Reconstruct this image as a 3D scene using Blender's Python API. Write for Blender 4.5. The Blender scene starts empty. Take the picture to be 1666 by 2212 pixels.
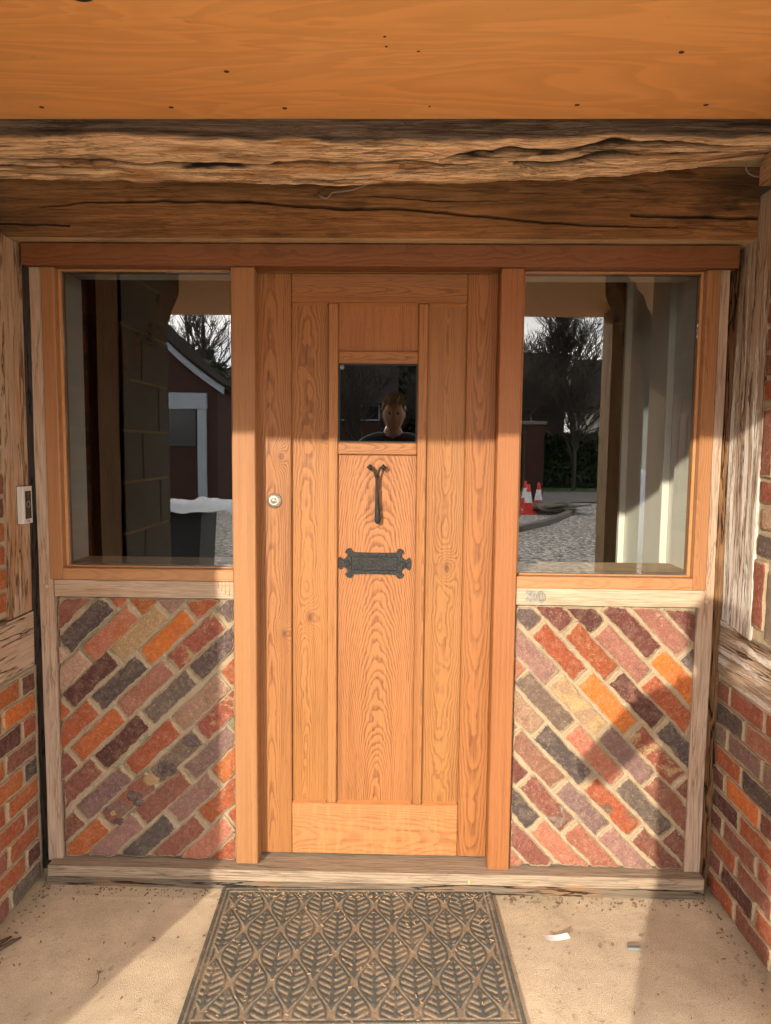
import bpy, bmesh, math, random
import numpy as np
from mathutils import Vector, Matrix
R = math.radians
S = bpy.context.scene
COL = S.collection
random.seed(7)
H = 1.52            # camera height above the porch floor
CAMD = 2.40         # camera distance from the door face

# ------------------------------------------------------------------ camera
cd = bpy.data.cameras.new('camera'); cam = bpy.data.objects.new('camera', cd); COL.objects.link(cam)
cd.sensor_fit = 'VERTICAL'; cd.sensor_height = 36.0; cd.lens = 1535.0 / 2212.0 * 36.0
cd.clip_start = 0.004; cd.clip_end = 400
pitch, yaw, roll = R(5.1), R(1.2), 0.0098
fw = Vector((-math.sin(yaw) * math.cos(pitch), math.cos(yaw) * math.cos(pitch), -math.sin(pitch)))
rt = Vector((math.cos(yaw), math.sin(yaw), 0)); up = rt.cross(fw)
r2 = math.cos(roll) * rt + math.sin(roll) * up; u2 = -math.sin(roll) * rt + math.cos(roll) * up
cam.matrix_world = Matrix(((r2.x, u2.x, -fw.x, 0), (r2.y, u2.y, -fw.y, -CAMD), (r2.z, u2.z, -fw.z, H), (0, 0, 0, 1)))
S.camera = cam

# ------------------------------------------------------------------ sky, sun, exposure
SUNV = Vector((0.41, 1.0, -0.33)).normalized()      # the way the light travels
w = bpy.data.worlds.new('World'); S.world = w; w.use_nodes = True
nt = w.node_tree; nt.nodes.clear()
out = nt.nodes.new('ShaderNodeOutputWorld'); bg = nt.nodes.new('ShaderNodeBackground')
sky = nt.nodes.new('ShaderNodeTexSky'); sky.sky_type = 'NISHITA'; sky.sun_disc = False
sky.sun_elevation = math.asin(-SUNV.z); sky.sun_rotation = math.atan2(-SUNV.x, -SUNV.y) % (2 * math.pi)
tc = nt.nodes.new('ShaderNodeTexCoord'); mp = nt.nodes.new('ShaderNodeMapping'); mp.inputs['Scale'].default_value = (1, 1, 3.2)
nz = nt.nodes.new('ShaderNodeTexNoise'); nz.inputs['Scale'].default_value = 2.6; nz.inputs['Detail'].default_value = 7
rp = nt.nodes.new('ShaderNodeValToRGB'); rp.color_ramp.elements[0].position = .36; rp.color_ramp.elements[1].position = .56
rp.color_ramp.elements[1].color = (.8, .8, .8, 1)
mx = nt.nodes.new('ShaderNodeMix'); mx.data_type = 'RGBA'; mx.inputs[7].default_value = (13.0, 13.2, 13.6, 1)
L_ = nt.links.new
L_(tc.outputs['Generated'], mp.inputs[0]); L_(mp.outputs[0], nz.inputs[0]); L_(nz.outputs[0], rp.inputs[0])
L_(rp.outputs[0], mx.inputs[0]); vmn = nt.nodes.new('ShaderNodeVectorMath'); vmn.operation = 'MINIMUM'; vmn.inputs[1].default_value = (11.5, 12.2, 13.5)
nz2 = nt.nodes.new('ShaderNodeTexNoise'); nz2.inputs['Scale'].default_value = 5.5; nz2.inputs['Detail'].default_value = 6
rp2 = nt.nodes.new('ShaderNodeValToRGB'); rp2.color_ramp.elements[0].position = .38; rp2.color_ramp.elements[0].color = (11.5, 11.0, 10.6, 1); rp2.color_ramp.elements[1].position = .62; rp2.color_ramp.elements[1].color = (25.5, 23.0, 19.6, 1)
L_(mp.outputs[0], nz2.inputs[0]); L_(nz2.outputs[0], rp2.inputs[0]); L_(rp2.outputs[0], mx.inputs[7])
L_(sky.outputs[0], vmn.inputs[0]); L_(vmn.outputs[0], mx.inputs[6]); L_(mx.outputs[2], bg.inputs[0]); L_(bg.outputs[0], out.inputs[0])
bg.inputs[1].default_value = 0.15
sd = bpy.data.lights.new('sun', 'SUN'); sd.energy = 2.0; sd.angle = R(0.5); sd.color = (1.0, .89, .71)
sun = bpy.data.objects.new('sun', sd); COL.objects.link(sun); sun.location = (-6, -14, 7)
sun.rotation_euler = SUNV.to_track_quat('-Z', 'Y').to_euler()
S.view_settings.view_transform = 'Standard'; S.view_settings.look = 'None'
S.view_settings.exposure = 1.75; S.view_settings.gamma = 1; S.view_settings.use_curve_mapping = False
S.render.engine = 'CYCLES'
cy = S.cycles; cy.use_denoising = True; cy.max_bounces = 10; cy.diffuse_bounces = 5; cy.glossy_bounces = 4
cy.transparent_max_bounces = 12; cy.sample_clamp_indirect = 8.0; cy.caustics_reflective = False; cy.caustics_refractive = False

# ------------------------------------------------------------------ noise in numpy
_rs = np.random.RandomState(3); _T = _rs.rand(64, 64, 64).astype(np.float32)
def vn(x, y, z):
    x, y, z = np.broadcast_arrays(np.asarray(x, float), np.asarray(y, float), np.asarray(z, float))
    xi, yi, zi = np.floor(x).astype(int), np.floor(y).astype(int), np.floor(z).astype(int)
    fx, fy, fz = x - xi, y - yi, z - zi
    fx, fy, fz = [f * f * (3 - 2 * f) for f in (fx, fy, fz)]
    def g(a, b, c): return _T[(xi + a) & 63, (yi + b) & 63, (zi + c) & 63]
    a = g(0, 0, 0) * (1 - fx) + g(1, 0, 0) * fx; b = g(0, 1, 0) * (1 - fx) + g(1, 1, 0) * fx
    c = g(0, 0, 1) * (1 - fx) + g(1, 0, 1) * fx; d = g(0, 1, 1) * (1 - fx) + g(1, 1, 1) * fx
    return (a * (1 - fy) + b * fy) * (1 - fz) + (c * (1 - fy) + d * fy) * fz
def fbm(x, y, z, o=4):
    s = 0; a = 1; t = 0
    for i in range(o):
        s = s + a * vn(x * 2 ** i + 17 * i, y * 2 ** i + 5 * i, z * 2 ** i); t += a; a *= .5
    return s / t - .5
def sst(a, b, v):
    t = np.clip((v - a) / (b - a), 0, 1); return t * t * (3 - 2 * t)

# ------------------------------------------------------------------ mesh helpers
def link(name, me, mat=None, parent=None, loc=(0, 0, 0), rot=None):
    o = bpy.data.objects.new(name, me); COL.objects.link(o); o.location = loc
    if rot: o.rotation_euler = rot
    if mat is not None and me is not None:
        if not me.materials: me.materials.append(mat)
    if parent: o.parent = parent
    return o
def tag(o, label=None, cat=None, group=None, kind=None):
    if label: o['label'] = label
    if cat: o['category'] = cat
    if group: o['group'] = group
    if kind: o['kind'] = kind
    return o
def empty(name, loc, label=None, cat=None, group=None, rot=None):
    o = bpy.data.objects.new(name, None); COL.objects.link(o); o.location = loc; o.empty_display_size = .05
    if rot: o.rotation_euler = rot
    return tag(o, label, cat, group)
def wl(o):   # world location of a root (roots are unrotated unless said)
    return Vector(o.location) if o else Vector((0, 0, 0))
def bm_obj(name, bm, mat, parent=None, smooth=False, loc=(0, 0, 0), rot=None):
    me = bpy.data.meshes.new(name); bm.normal_update(); bm.to_mesh(me); bm.free()
    if smooth: me.polygons.foreach_set('use_smooth', [True] * len(me.polygons))
    return link(name, me, mat, parent, loc, rot)
def bm_box(bm, x0, x1, y0, y1, z0, z1, M=None):
    vs = [bm.verts.new((x, y, z)) for x in (x0, x1) for y in (y0, y1) for z in (z0, z1)]
    for f in ((0, 1, 3, 2), (4, 6, 7, 5), (0, 4, 5, 1), (2, 3, 7, 6), (0, 2, 6, 4), (1, 5, 7, 3)):
        bm.faces.new([vs[i] for i in f])
    if M is not None:
        for v in vs: v.co = M @ v.co
    return vs
def box(name, x0, x1, y0, y1, z0, z1, mat, parent=None, bev=.0015, seg=1):
    """world-space box, its origin at its own centre"""
    c = Vector(((x0 + x1) / 2, (y0 + y1) / 2, (z0 + z1) / 2))
    bm = bmesh.new(); bm_box(bm, x0 - c.x, x1 - c.x, y0 - c.y, y1 - c.y, z0 - c.z, z1 - c.z)
    if bev: bmesh.ops.bevel(bm, geom=bm.edges[:], offset=bev, segments=seg, affect='EDGES')
    bmesh.ops.recalc_face_normals(bm, faces=bm.faces[:])
    p = wl(parent)
    return bm_obj(name, bm, mat, parent, loc=c - p)
def grid_mesh(name, P, colors=None, smooth=True, attr='Col'):
    """P: (n,m,3) array -> mesh"""
    n, m = P.shape[:2]
    me = bpy.data.meshes.new(name)
    idx = np.arange(n * m).reshape(n, m)
    q = np.stack([idx[:-1, :-1], idx[1:, :-1], idx[1:, 1:], idx[:-1, 1:]], -1).reshape(-1)
    nf = (n - 1) * (m - 1)
    me.vertices.add(n * m); me.vertices.foreach_set('co', P.reshape(-1).astype(np.float32))
    me.loops.add(nf * 4); me.loops.foreach_set('vertex_index', q.astype(np.int32))
    me.polygons.add(nf); me.polygons.foreach_set('loop_start', np.arange(0, nf * 4, 4, dtype=np.int32))
    me.polygons.foreach_set('loop_total', np.full(nf, 4, dtype=np.int32))
    me.polygons.foreach_set('use_smooth', np.full(nf, smooth))
    me.update(calc_edges=True)
    if colors is not None:
        a = me.color_attributes.new(attr, 'FLOAT_COLOR', 'POINT')
        c = np.concatenate([colors.reshape(-1, 3), np.ones((n * m, 1))], 1)
        a.data.foreach_set('color', c.reshape(-1).astype(np.float32))
    return me
def rough_box(name, x0, x1, y0, y1, z0, z1, mat, parent=None, axis='Z', amp=.004, res=.012, stretch=8, seed=0, warp=None, sag=0.0):
    """a box of weathered timber: fine faces, displaced by noise stretched along the grain"""
    c = np.array([(x0 + x1) / 2, (y0 + y1) / 2, (z0 + z1) / 2]); lo = np.array([x0, y0, z0]); hi = np.array([x1, y1, z1])
    ai = 'XYZ'.index(axis); V = []; F = []; off = 0
    for d in range(3):
        a, b = [k for k in range(3) if k != d]
        na = max(2, int((hi[a] - lo[a]) / (res * (3 if a == ai else 1))) + 2); nb = max(2, int((hi[b] - lo[b]) / (res * (3 if b == ai else 1))) + 2)
        for side in (0, 1):
            A, B = np.meshgrid(np.linspace(lo[a], hi[a], na), np.linspace(lo[b], hi[b], nb), indexing='ij')
            P = np.zeros((na, nb, 3)); P[..., a] = A; P[..., b] = B; P[..., d] = hi[d] if side else lo[d]
            V.append(P.reshape(-1, 3)); idx = np.arange(na * nb).reshape(na, nb) + off; off += na * nb
            q = np.stack([idx[:-1, :-1], idx[1:, :-1], idx[1:, 1:], idx[:-1, 1:]], -1).reshape(-1, 4)
            flip = (side == 0) ^ (d == 1)
            F.append(q[:, ::-1] if flip else q)
    V = np.concatenate(V); F = np.concatenate(F)
    s = np.array([22., 22., 22.]); s[ai] /= stretch; Q = V * s + seed * 7.3
    D = np.stack([fbm(Q[:, 0] + 31 * k, Q[:, 1], Q[:, 2]) for k in range(3)], 1) * amp * 2
    s2 = np.array([3., 3., 3.]); s2[ai] = 1.3; Q2 = V * s2 + seed * 3.1
    D += np.stack([fbm(Q2[:, 0] + 31 * k, Q2[:, 1], Q2[:, 2], 2) for k in range(3)], 1) * amp * 3
    D[:, ai] *= .3
    V = V + D
    if warp is not None: V = warp(V)
    V = V - c
    me = bpy.data.meshes.new(name); me.from_pydata(V.tolist(), [], F.tolist())
    bm = bmesh.new(); bm.from_mesh(me); bmesh.ops.remove_doubles(bm, verts=bm.verts[:], dist=1e-5)
    bmesh.ops.recalc_face_normals(bm, faces=bm.faces[:])
    bm.to_mesh(me); bm.free()
    me.polygons.foreach_set('use_smooth', [True] * len(me.polygons))
    if hasattr(me, 'set_sharp_from_angle'): me.set_sharp_from_angle(angle=R(50))
    return link(name, me, mat, parent, Vector(c) - wl(parent))
def tube_bm(bm, pts, rad, seg=8, cap=True):
    pts = [Vector(p) for p in pts]; rings = []
    if not hasattr(rad, '__len__'): rad = [rad] * len(pts)
    prev = None
    for i, p in enumerate(pts):
        t = (pts[min(i + 1, len(pts) - 1)] - pts[max(i - 1, 0)]).normalized()
        if prev is None:
            n = t.orthogonal().normalized()
        else:
            n = (prev - t * prev.dot(t)); n = n.normalized() if n.length > 1e-6 else t.orthogonal().normalized()
        prev = n; b = t.cross(n)
        rings.append([bm.verts.new(p + (n * math.cos(2 * math.pi * k / seg) + b * math.sin(2 * math.pi * k / seg)) * rad[i]) for k in range(seg)])
    for a, b in zip(rings[:-1], rings[1:]):
        for k in range(seg): bm.faces.new((a[k], a[(k + 1) % seg], b[(k + 1) % seg], b[k]))
    if cap: bm.faces.new(rings[0][::-1]); bm.faces.new(rings[-1])
def lathe_bm(bm, prof, M, seg=32):
    """prof: (r, h) pairs, turned round local z, then M"""
    rings = []
    for r, h in prof:
        if r < 1e-6: rings.append([bm.verts.new(M @ Vector((0, 0, h)))])
        else: rings.append([bm.verts.new(M @ Vector((r * math.cos(2 * math.pi * k / seg), r * math.sin(2 * math.pi * k / seg), h))) for k in range(seg)])
    for a, b in zip(rings[:-1], rings[1:]):
        for k in range(seg):
            j = (k + 1) % seg
            if len(a) == 1: bm.faces.new((a[0], b[j], b[k]))
            elif len(b) == 1: bm.faces.new((a[k], a[j], b[0]))
            else: bm.faces.new((a[k], a[j], b[j], b[k]))
FACE = Matrix(((1, 0, 0, 0), (0, 0, -1, 0), (0, 1, 0, 0), (0, 0, 0, 1)))   # local z -> towards the viewer (-Y)

# ------------------------------------------------------------------ materials
def new_mat(name, rough=.7, metal=0):
    m = bpy.data.materials.new(name); m.use_nodes = True; n = m.node_tree
    b = n.nodes['Principled BSDF']; b.inputs['Roughness'].default_value = rough; b.inputs['Metallic'].default_value = metal
    return m, n, b
class NB:
    """small node builder"""
    def __init__(s, nt): s.nt = nt
    def n(s, t, **kw):
        x = s.nt.nodes.new(t)
        for k, v in kw.items(): setattr(x, k, v)
        return x
    def put(s, sock, v):
        if isinstance(v, bpy.types.NodeSocket): s.nt.links.new(v, sock)
        else: sock.default_value = v
    def m(s, op, a, b=0.0, c=None, clamp=False):
        x = s.n('ShaderNodeMath', operation=op); x.use_clamp = clamp; s.put(x.inputs[0], a); s.put(x.inputs[1], b)
        if c is not None: s.put(x.inputs[2], c)
        return x.outputs[0]
    def noise(s, vec, scale, detail=4, rough=.5, dist=0):
        x = s.n('ShaderNodeTexNoise'); s.put(x.inputs['Vector'], vec); s.put(x.inputs['Scale'], scale)
        x.inputs['Detail'].default_value = detail; x.inputs['Roughness'].default_value = rough; x.inputs['Distortion'].default_value = dist
        return x.outputs[0]
    def comb(s, a, b, c):
        x = s.n('ShaderNodeCombineXYZ'); s.put(x.inputs[0], a); s.put(x.inputs[1], b); s.put(x.inputs[2], c); return x.outputs[0]
    def sep(s, v):
        x = s.n('ShaderNodeSeparateXYZ'); s.put(x.inputs[0], v); return x.outputs
    def mul(s, v, k):
        x = s.n('ShaderNodeVectorMath', operation='MULTIPLY'); s.put(x.inputs[0], v); s.put(x.inputs[1], k); return x.outputs[0]
    def add(s, v, k):
        x = s.n('ShaderNodeVectorMath', operation='ADD'); s.put(x.inputs[0], v); s.put(x.inputs[1], k); return x.outputs[0]
    def mix(s, f, a, b, mode='MIX'):
        x = s.n('ShaderNodeMix', data_type='RGBA', blend_type=mode); s.put(x.inputs[0], f)
        s.put(x.inputs[6], a if isinstance(a, bpy.types.NodeSocket) else (*a, 1)); s.put(x.inputs[7], b if isinstance(b, bpy.types.NodeSocket) else (*b, 1))
        return x.outputs[2]
    def ramp(s, v, lo, hi, a=0., b=1.):
        x = s.n('ShaderNodeMapRange', interpolation_type='SMOOTHSTEP'); s.put(x.inputs[0], v)
        x.inputs[1].default_value = lo; x.inputs[2].default_value = hi; x.inputs[3].default_value = a; x.inputs[4].default_value = b
        return x.outputs[0]
    def ocoord(s, rnd=True):
        t = s.n('ShaderNodeTexCoord').outputs['Object']
        if not rnd: return t
        r = s.n('ShaderNodeObjectInfo').outputs['Random']
        return s.add(t, s.comb(s.m('MULTIPLY', r, 37.), s.m('MULTIPLY', r, 91.), s.m('MULTIPLY', r, 53.)))
    def bump(s, h, dist, bsdf, strength=1.0):
        x = s.n('ShaderNodeBump'); x.inputs['Strength'].default_value = strength; x.inputs['Distance'].default_value = dist
        s.put(x.inputs['Height'], h); s.nt.links.new(x.outputs[0], bsdf.inputs['Normal'])

def oak(name, light=(.66, .33, .13), dark=(.40, .165, .055), axis='Z', cx=0.0, d0=.05, tilt=.03, dens=110, con=.75, wob=.02, knots=(), rough=.5, seed=0., fig=0.0, bmp=.00045):
    """sawn oak: the board cuts through a log whose rings run round a pith at (cx, d0) leaning by tilt"""
    m, n, b = new_mat(name, rough); N = NB(n)
    t = N.n('ShaderNodeTexCoord').outputs['Object']; x, y, z = N.sep(t)
    L, A, B = (z, x, y) if axis == 'Z' else ((x, z, y) if axis == 'X' else (y, x, z))
    v = N.comb(N.m('ADD', A, seed), N.m('ADD', B, seed * 1.7), N.m('ADD', L, seed * 2.3))
    n1 = N.noise(N.mul(v, (5., 5., 2.2)), 1.0, 3); n2 = N.noise(N.mul(v, (9., 9., 5.)), 1.3, 3)
    zig = N.noise(N.mul(v, (30., 30., 22.)), 1.0, 2)
    A1 = N.m('ADD', N.m('SUBTRACT', A, cx), N.m('MULTIPLY', N.m('SUBTRACT', n1, .5), wob * 2))
    B1 = N.m('ADD', N.m('ADD', N.m('MULTIPLY', L, tilt), d0), N.m('MULTIPLY', N.m('SUBTRACT', n2, .5), wob))
    B1 = N.m('ADD', B1, N.m('MULTIPLY', N.m('SUBTRACT', zig, .5), abs(tilt) * .03 + .0015))
    r = N.m('SQRT', N.m('ADD', N.m('MULTIPLY', A1, A1), N.m('MULTIPLY', B1, B1)))
    kdark = None
    for (kx, kl, ks) in knots:
        da = N.m('SUBTRACT', A, kx); dl = N.m('MULTIPLY', N.m('SUBTRACT', L, kl), .55)
        g = N.m('EXPONENT', N.m('MULTIPLY', N.m('ADD', N.m('MULTIPLY', da, da), N.m('MULTIPLY', dl, dl)), -1.0 / (ks * ks)))
        r = N.m('ADD', r, N.m('MULTIPLY', g, ks * 1.1))
        g2 = N.m('POWER', g, 9.0); kdark = g2 if kdark is None else N.m('ADD', kdark, g2)
    ring = N.m('FRACT', N.m('MULTIPLY', r, dens * 1.75))
    line = N.m('MULTIPLY', N.ramp(ring, 0.0, .12), N.ramp(ring, .72, .16))        # sharp pore line fading off
    fib = N.noise(N.mul(v, (520., 520., 16.)), 1.0, 3, .6)
    pores = N.ramp(fib, .5, .68)
    streak = N.noise(N.mul(v, (38., 38., 1.2)), 1.0, 3); st2 = N.noise(N.mul(v, (150., 150., 2.2)), 1.0, 3, .6)
    broad = N.noise(N.mul(v, (4., 4., 1.5)), 1.0, 2)
    lf = N.m('MULTIPLY', line, N.m('ADD', .62, N.m('MULTIPLY', pores, .45)))
    f = N.m('ADD', N.m('MULTIPLY', lf, con * .85), N.m('MULTIPLY', pores, .16))
    f = N.m('ADD', f, N.m('MULTIPLY', N.m('SUBTRACT', st2, .5), 1.1))
    f = N.m('ADD', f, N.m('MULTIPLY', N.m('SUBTRACT', streak, .5), .55)); f = N.m('ADD', f, N.m('MULTIPLY', N.m('SUBTRACT', broad, .5), .55), clamp=True)
    c = N.mix(f, light, dark)
    if fig:
        fg = N.noise(N.mul(v, (14., 60., 60.) if axis == 'X' else (60., 60., 14.)), 1.0, 2); c = N.mix(N.m('MULTIPLY', N.ramp(fg, .45, .7), fig), c, tuple(min(1, k * 1.25) for k in light))
    if kdark is not None: c = N.mix(N.m('MULTIPLY', kdark, .85, clamp=True), c, (.09, .03, .012))
    n.links.new(c, b.inputs['Base Color'])
    N.bump(N.m('ADD', N.m('MULTIPLY', lf, -1.), N.m('MULTIPLY', fib, .5)), bmp, b)
    b.inputs['Specular IOR Level'].default_value = .35
    return m

def weathered(name, pale=(.46, .35, .27), mid=(.27, .19, .14), dark=(.07, .045, .03), axis='Z', paint=0.0, pgrad=0.0, paintcol=(.68, .63, .57), rust=0.2, rustcol=(.30, .12, .03), drk=.3, rough=.85, bmp=.0015, seed=0.):
    m, n, b = new_mat(name, rough); N = NB(n); v = N.add(N.ocoord(), (seed, seed, seed))
    k = {'Z': lambda a, l: (a, a, l), 'X': lambda a, l: (l, a, a), 'Y': lambda a, l: (a, l, a)}[axis]
    fib = N.noise(N.mul(v, k(230., 9.)), 1.0, 4, .6, .3); fine = N.noise(N.mul(v, k(600., 40.)), 1.0, 3)
    big = N.noise(N.mul(v, k(9., 1.6)), 1.0, 5, .6, .8); gap = N.noise(N.mul(v, k(48., 3.2)), 1.0, 5, .62, .5)
    c = N.mix(N.ramp(fib, .35, .7), pale, mid)
    c = N.mix(N.m('MULTIPLY', N.ramp(big, .5, .66), rust * 2, clamp=True), c, rustcol)
    if paint:
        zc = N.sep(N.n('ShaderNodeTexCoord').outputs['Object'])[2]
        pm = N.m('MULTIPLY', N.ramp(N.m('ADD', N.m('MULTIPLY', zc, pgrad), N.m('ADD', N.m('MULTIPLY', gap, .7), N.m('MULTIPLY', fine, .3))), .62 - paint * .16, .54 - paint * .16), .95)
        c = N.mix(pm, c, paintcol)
    rid = N.m('ABSOLUTE', N.m('SUBTRACT', N.noise(N.mul(v, k(34., 2.0)), 1.0, 4, .55, .4), .5))
    ck = N.m('ADD', N.m('MULTIPLY', N.ramp(gap, .58, .70), drk * 3), N.m('MULTIPLY', N.m('MULTIPLY', N.ramp(rid, .022, .004), N.ramp(big, .40, .55)), drk * 3.2), clamp=True)
    c = N.mix(ck, c, dark)
    n.links.new(c, b.inputs['Base Color'])
    hgt = N.m('SUBTRACT', N.m('ADD', N.m('MULTIPLY', fib, .8), N.m('MULTIPLY', fine, .3)), N.m('MULTIPLY', ck, 1.6))
    N.bump(hgt, bmp, b); b.inputs['Specular IOR Level'].default_value = .2
    return m

def flat(name, col, rough=.6, metal=0, var=.15, scale=30, bmp=0.0, spec=.4):
    m, n, b = new_mat(name, rough, metal); N = NB(n); v = N.ocoord()
    nn = N.noise(v, scale, 5, .6)
    c = N.mix(nn, tuple(k * (1 - var) for k in col), tuple(min(1, k * (1 + var)) for k in col)); n.links.new(c, b.inputs['Base Color'])
    if bmp: N.bump(nn, bmp, b)
    b.inputs['Specular IOR Level'].default_value = spec
    return m

def brick_material():
    m, n, b = new_mat('brick', .88); N = NB(n); v = N.ocoord()
    oc = N.n('ShaderNodeObjectInfo').outputs['Color']
    def att(nm):
        a = N.n('ShaderNodeAttribute'); a.attribute_type = 'OBJECT'; a.attribute_name = nm; return a
    c2 = att('second_colour').outputs['Color']; amt = att('second_amount').outputs['Fac']
    big = N.noise(v, 16, 4, .6, .6); mid = N.noise(v, 60, 6, .75); fine = N.noise(v, 210, 5, .8); vf = N.noise(v, 600, 2)
    c = N.mix(N.ramp(big, .3, .7, .0, .5), oc, N.mix(1.0, oc, (.62, .55, .55), 'MULTIPLY'))
    c = N.mix(N.ramp(mid, .48, .62, 0, .6), c, N.mix(1.0, oc, (1.45, 1.4, 1.35), 'MULTIPLY'))
    th = N.m('SUBTRACT', .80, N.m('MULTIPLY', amt, .5))
    pf = N.m('MULTIPLY', N.m('SUBTRACT', N.m('ADD', N.m('MULTIPLY', big, .7), N.m('MULTIPLY', mid, .3)), th), 14.0, clamp=True)
    c = N.mix(N.m('MULTIPLY', pf, .9), c, c2)
    c = N.mix(N.ramp(fine, .42, .62, 0, .75), c, N.mix(1.0, c, (.52, .48, .48), 'MULTIPLY'))
    vo = N.n('ShaderNodeTexVoronoi'); N.put(vo.inputs['Vector'], v); vo.inputs['Scale'].default_value = 120
    sp = N.m('MULTIPLY', N.ramp(vo.outputs['Distance'], .22, .10), N.ramp(N.noise(v, 60, 2), .52, .60))
    c = N.mix(N.m('MULTIPLY', sp, .38), c, (.62, .52, .42))
    lime = N.m('MULTIPLY', N.ramp(N.noise(v, 110, 6, .8, 1.0), .55, .64), N.ramp(big, .40, .55)); c = N.mix(N.m('MULTIPLY', lime, .35), c, (.55, .45, .34))
    c = N.mix(N.m('MULTIPLY', N.ramp(N.noise(v, 30, 7, .85, .4), .46, .62), .26), c, (.28, .20, .14))
    ea = N.n('ShaderNodeVertexColor'); ea.layer_name = 'Edge'; e_ = N.sep(ea.outputs[0])[0]
    sm = N.m('ADD', N.m('MULTIPLY', N.noise(v, 55, 6, .8, .6), 1.5), N.m('MULTIPLY', N.noise(v, 12, 2), .9))
    smear = N.m('MULTIPLY', N.m('SUBTRACT', N.m('SUBTRACT', sm, .895), e_), 7.0, clamp=True)
    c = N.mix(N.m('MULTIPLY', smear, .85), c, N.mix(N.ramp(fine, .35, .7), (.40, .31, .205), (.27, .205, .135)))
    n.links.new(c, b.inputs['Base Color'])
    N.bump(N.m('ADD', N.m('MULTIPLY', mid, 1.2), N.m('ADD', N.m('MULTIPLY', fine, .5), N.m('MULTIPLY', vf, .25))), .0032, b)
    b.inputs['Specular IOR Level'].default_value = .25
    return m
def mortar_material(name, a=(.41, .32, .21), c_=(.26, .225, .145), green=.25):
    m, n, b = new_mat(name, .95); N = NB(n); v = N.ocoord(False)
    big = N.noise(v, 5, 4, .6, .5); fine = N.noise(v, 300, 5, .8); mid = N.noise(v, 70, 4)
    c = N.mix(N.m('MULTIPLY', N.ramp(big, .52, .62), green * 2, clamp=True), a, c_)
    c = N.mix(N.ramp(fine, .35, .7, 0, .6), c, N.mix(1.0, c, (.6, .56, .5), 'MULTIPLY')); c = N.mix(N.ramp(mid, .55, .7, 0, .4), c, (.52, .45, .34))
    n.links.new(c, b.inputs['Base Color']); N.bump(N.m('ADD', N.m('MULTIPLY', fine, .6), mid), .006, b)
    return m
def attr_mat(name, rough=.85, axis='X', bmp=.0015, fibre=True, dk=.35, crack=0.0):
    m, n, b = new_mat(name, rough); N = NB(n); v = N.ocoord(False)
    a = N.n('ShaderNodeVertexColor'); a.layer_name = 'Col'
    k = {'X': (6., 170., 170.), 'Z': (170., 170., 6.), 'F': (300., 300., 300.)}[axis]
    f = N.noise(N.mul(v, k), 1.0, 5, .65, .4); g = N.noise(v, 420, 4, .7)
    c = N.mix(N.ramp(f, .38, .68, 0, dk), a.outputs[0], N.mix(1.0, a.outputs[0], (.45, .38, .32), 'MULTIPLY'))
    c = N.mix(N.ramp(g, .4, .7, 0, .3), c, N.mix(1.0, c, (.6, .55, .5), 'MULTIPLY'))
    hh = N.m('ADD', f, N.m('MULTIPLY', g, .4))
    if crack:
        rid = N.m('ABSOLUTE', N.m('SUBTRACT', N.noise(N.mul(v, (2.2, 26., 26.)), 1.0, 6, .62, .8), .5)); rid2 = N.m('ABSOLUTE', N.m('SUBTRACT', N.noise(N.mul(v, (7., 90., 90.)), 1.0, 4, .6, .8), .5))
        ms = N.ramp(N.noise(N.mul(v, (2.5, 7., 7.)), 1.0, 3), .38, .56)
        ck = N.m('MULTIPLY', N.m('ADD', N.m('MULTIPLY', N.ramp(rid, .030, .004), ms), N.m('MULTIPLY', N.ramp(rid2, .03, .005), .55)), crack, clamp=True)
        c = N.mix(ck, c, (.035, .024, .016)); hh = N.m('SUBTRACT', hh, N.m('MULTIPLY', ck, 1.6))
    n.links.new(c, b.inputs['Base Color']); N.bump(hh, bmp, b); b.inputs['Specular IOR Level'].default_value = .2
    return m
def glass_mat(name, k=1.55, tint=(.96, .975, .97)):
    m = bpy.data.materials.new(name); m.use_nodes = True; n = m.node_tree; n.nodes.clear(); N = NB(n)
    o = N.n('ShaderNodeOutputMaterial'); mixn = N.n('ShaderNodeMixShader'); tr = N.n('ShaderNodeBsdfTransparent'); gl = N.n('ShaderNodeBsdfGlossy')
    tr.inputs[0].default_value = (*tint, 1); gl.inputs['Roughness'].default_value = .0; gl.inputs[0].default_value = (.95, .97, 1, 1)
    fr = N.n('ShaderNodeFresnel'); fr.inputs[0].default_value = 1.52
    v = N.n('ShaderNodeTexCoord').outputs['Object']; bp = N.n('ShaderNodeBump'); bp.inputs['Distance'].default_value = .0004; bp.inputs['Strength'].default_value = .25
    N.put(bp.inputs['Height'], N.noise(v, 3.0, 1)); n.links.new(bp.outputs[0], gl.inputs['Normal'])
    f = N.m('MULTIPLY', fr.outputs[0], k, clamp=True)
    n.links.new(f, mixn.inputs[0]); n.links.new(tr.outputs[0], mixn.inputs[1]); n.links.new(gl.outputs[0], mixn.inputs[2]); n.links.new(mixn.outputs[0], o.inputs[0])
    return m

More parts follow.
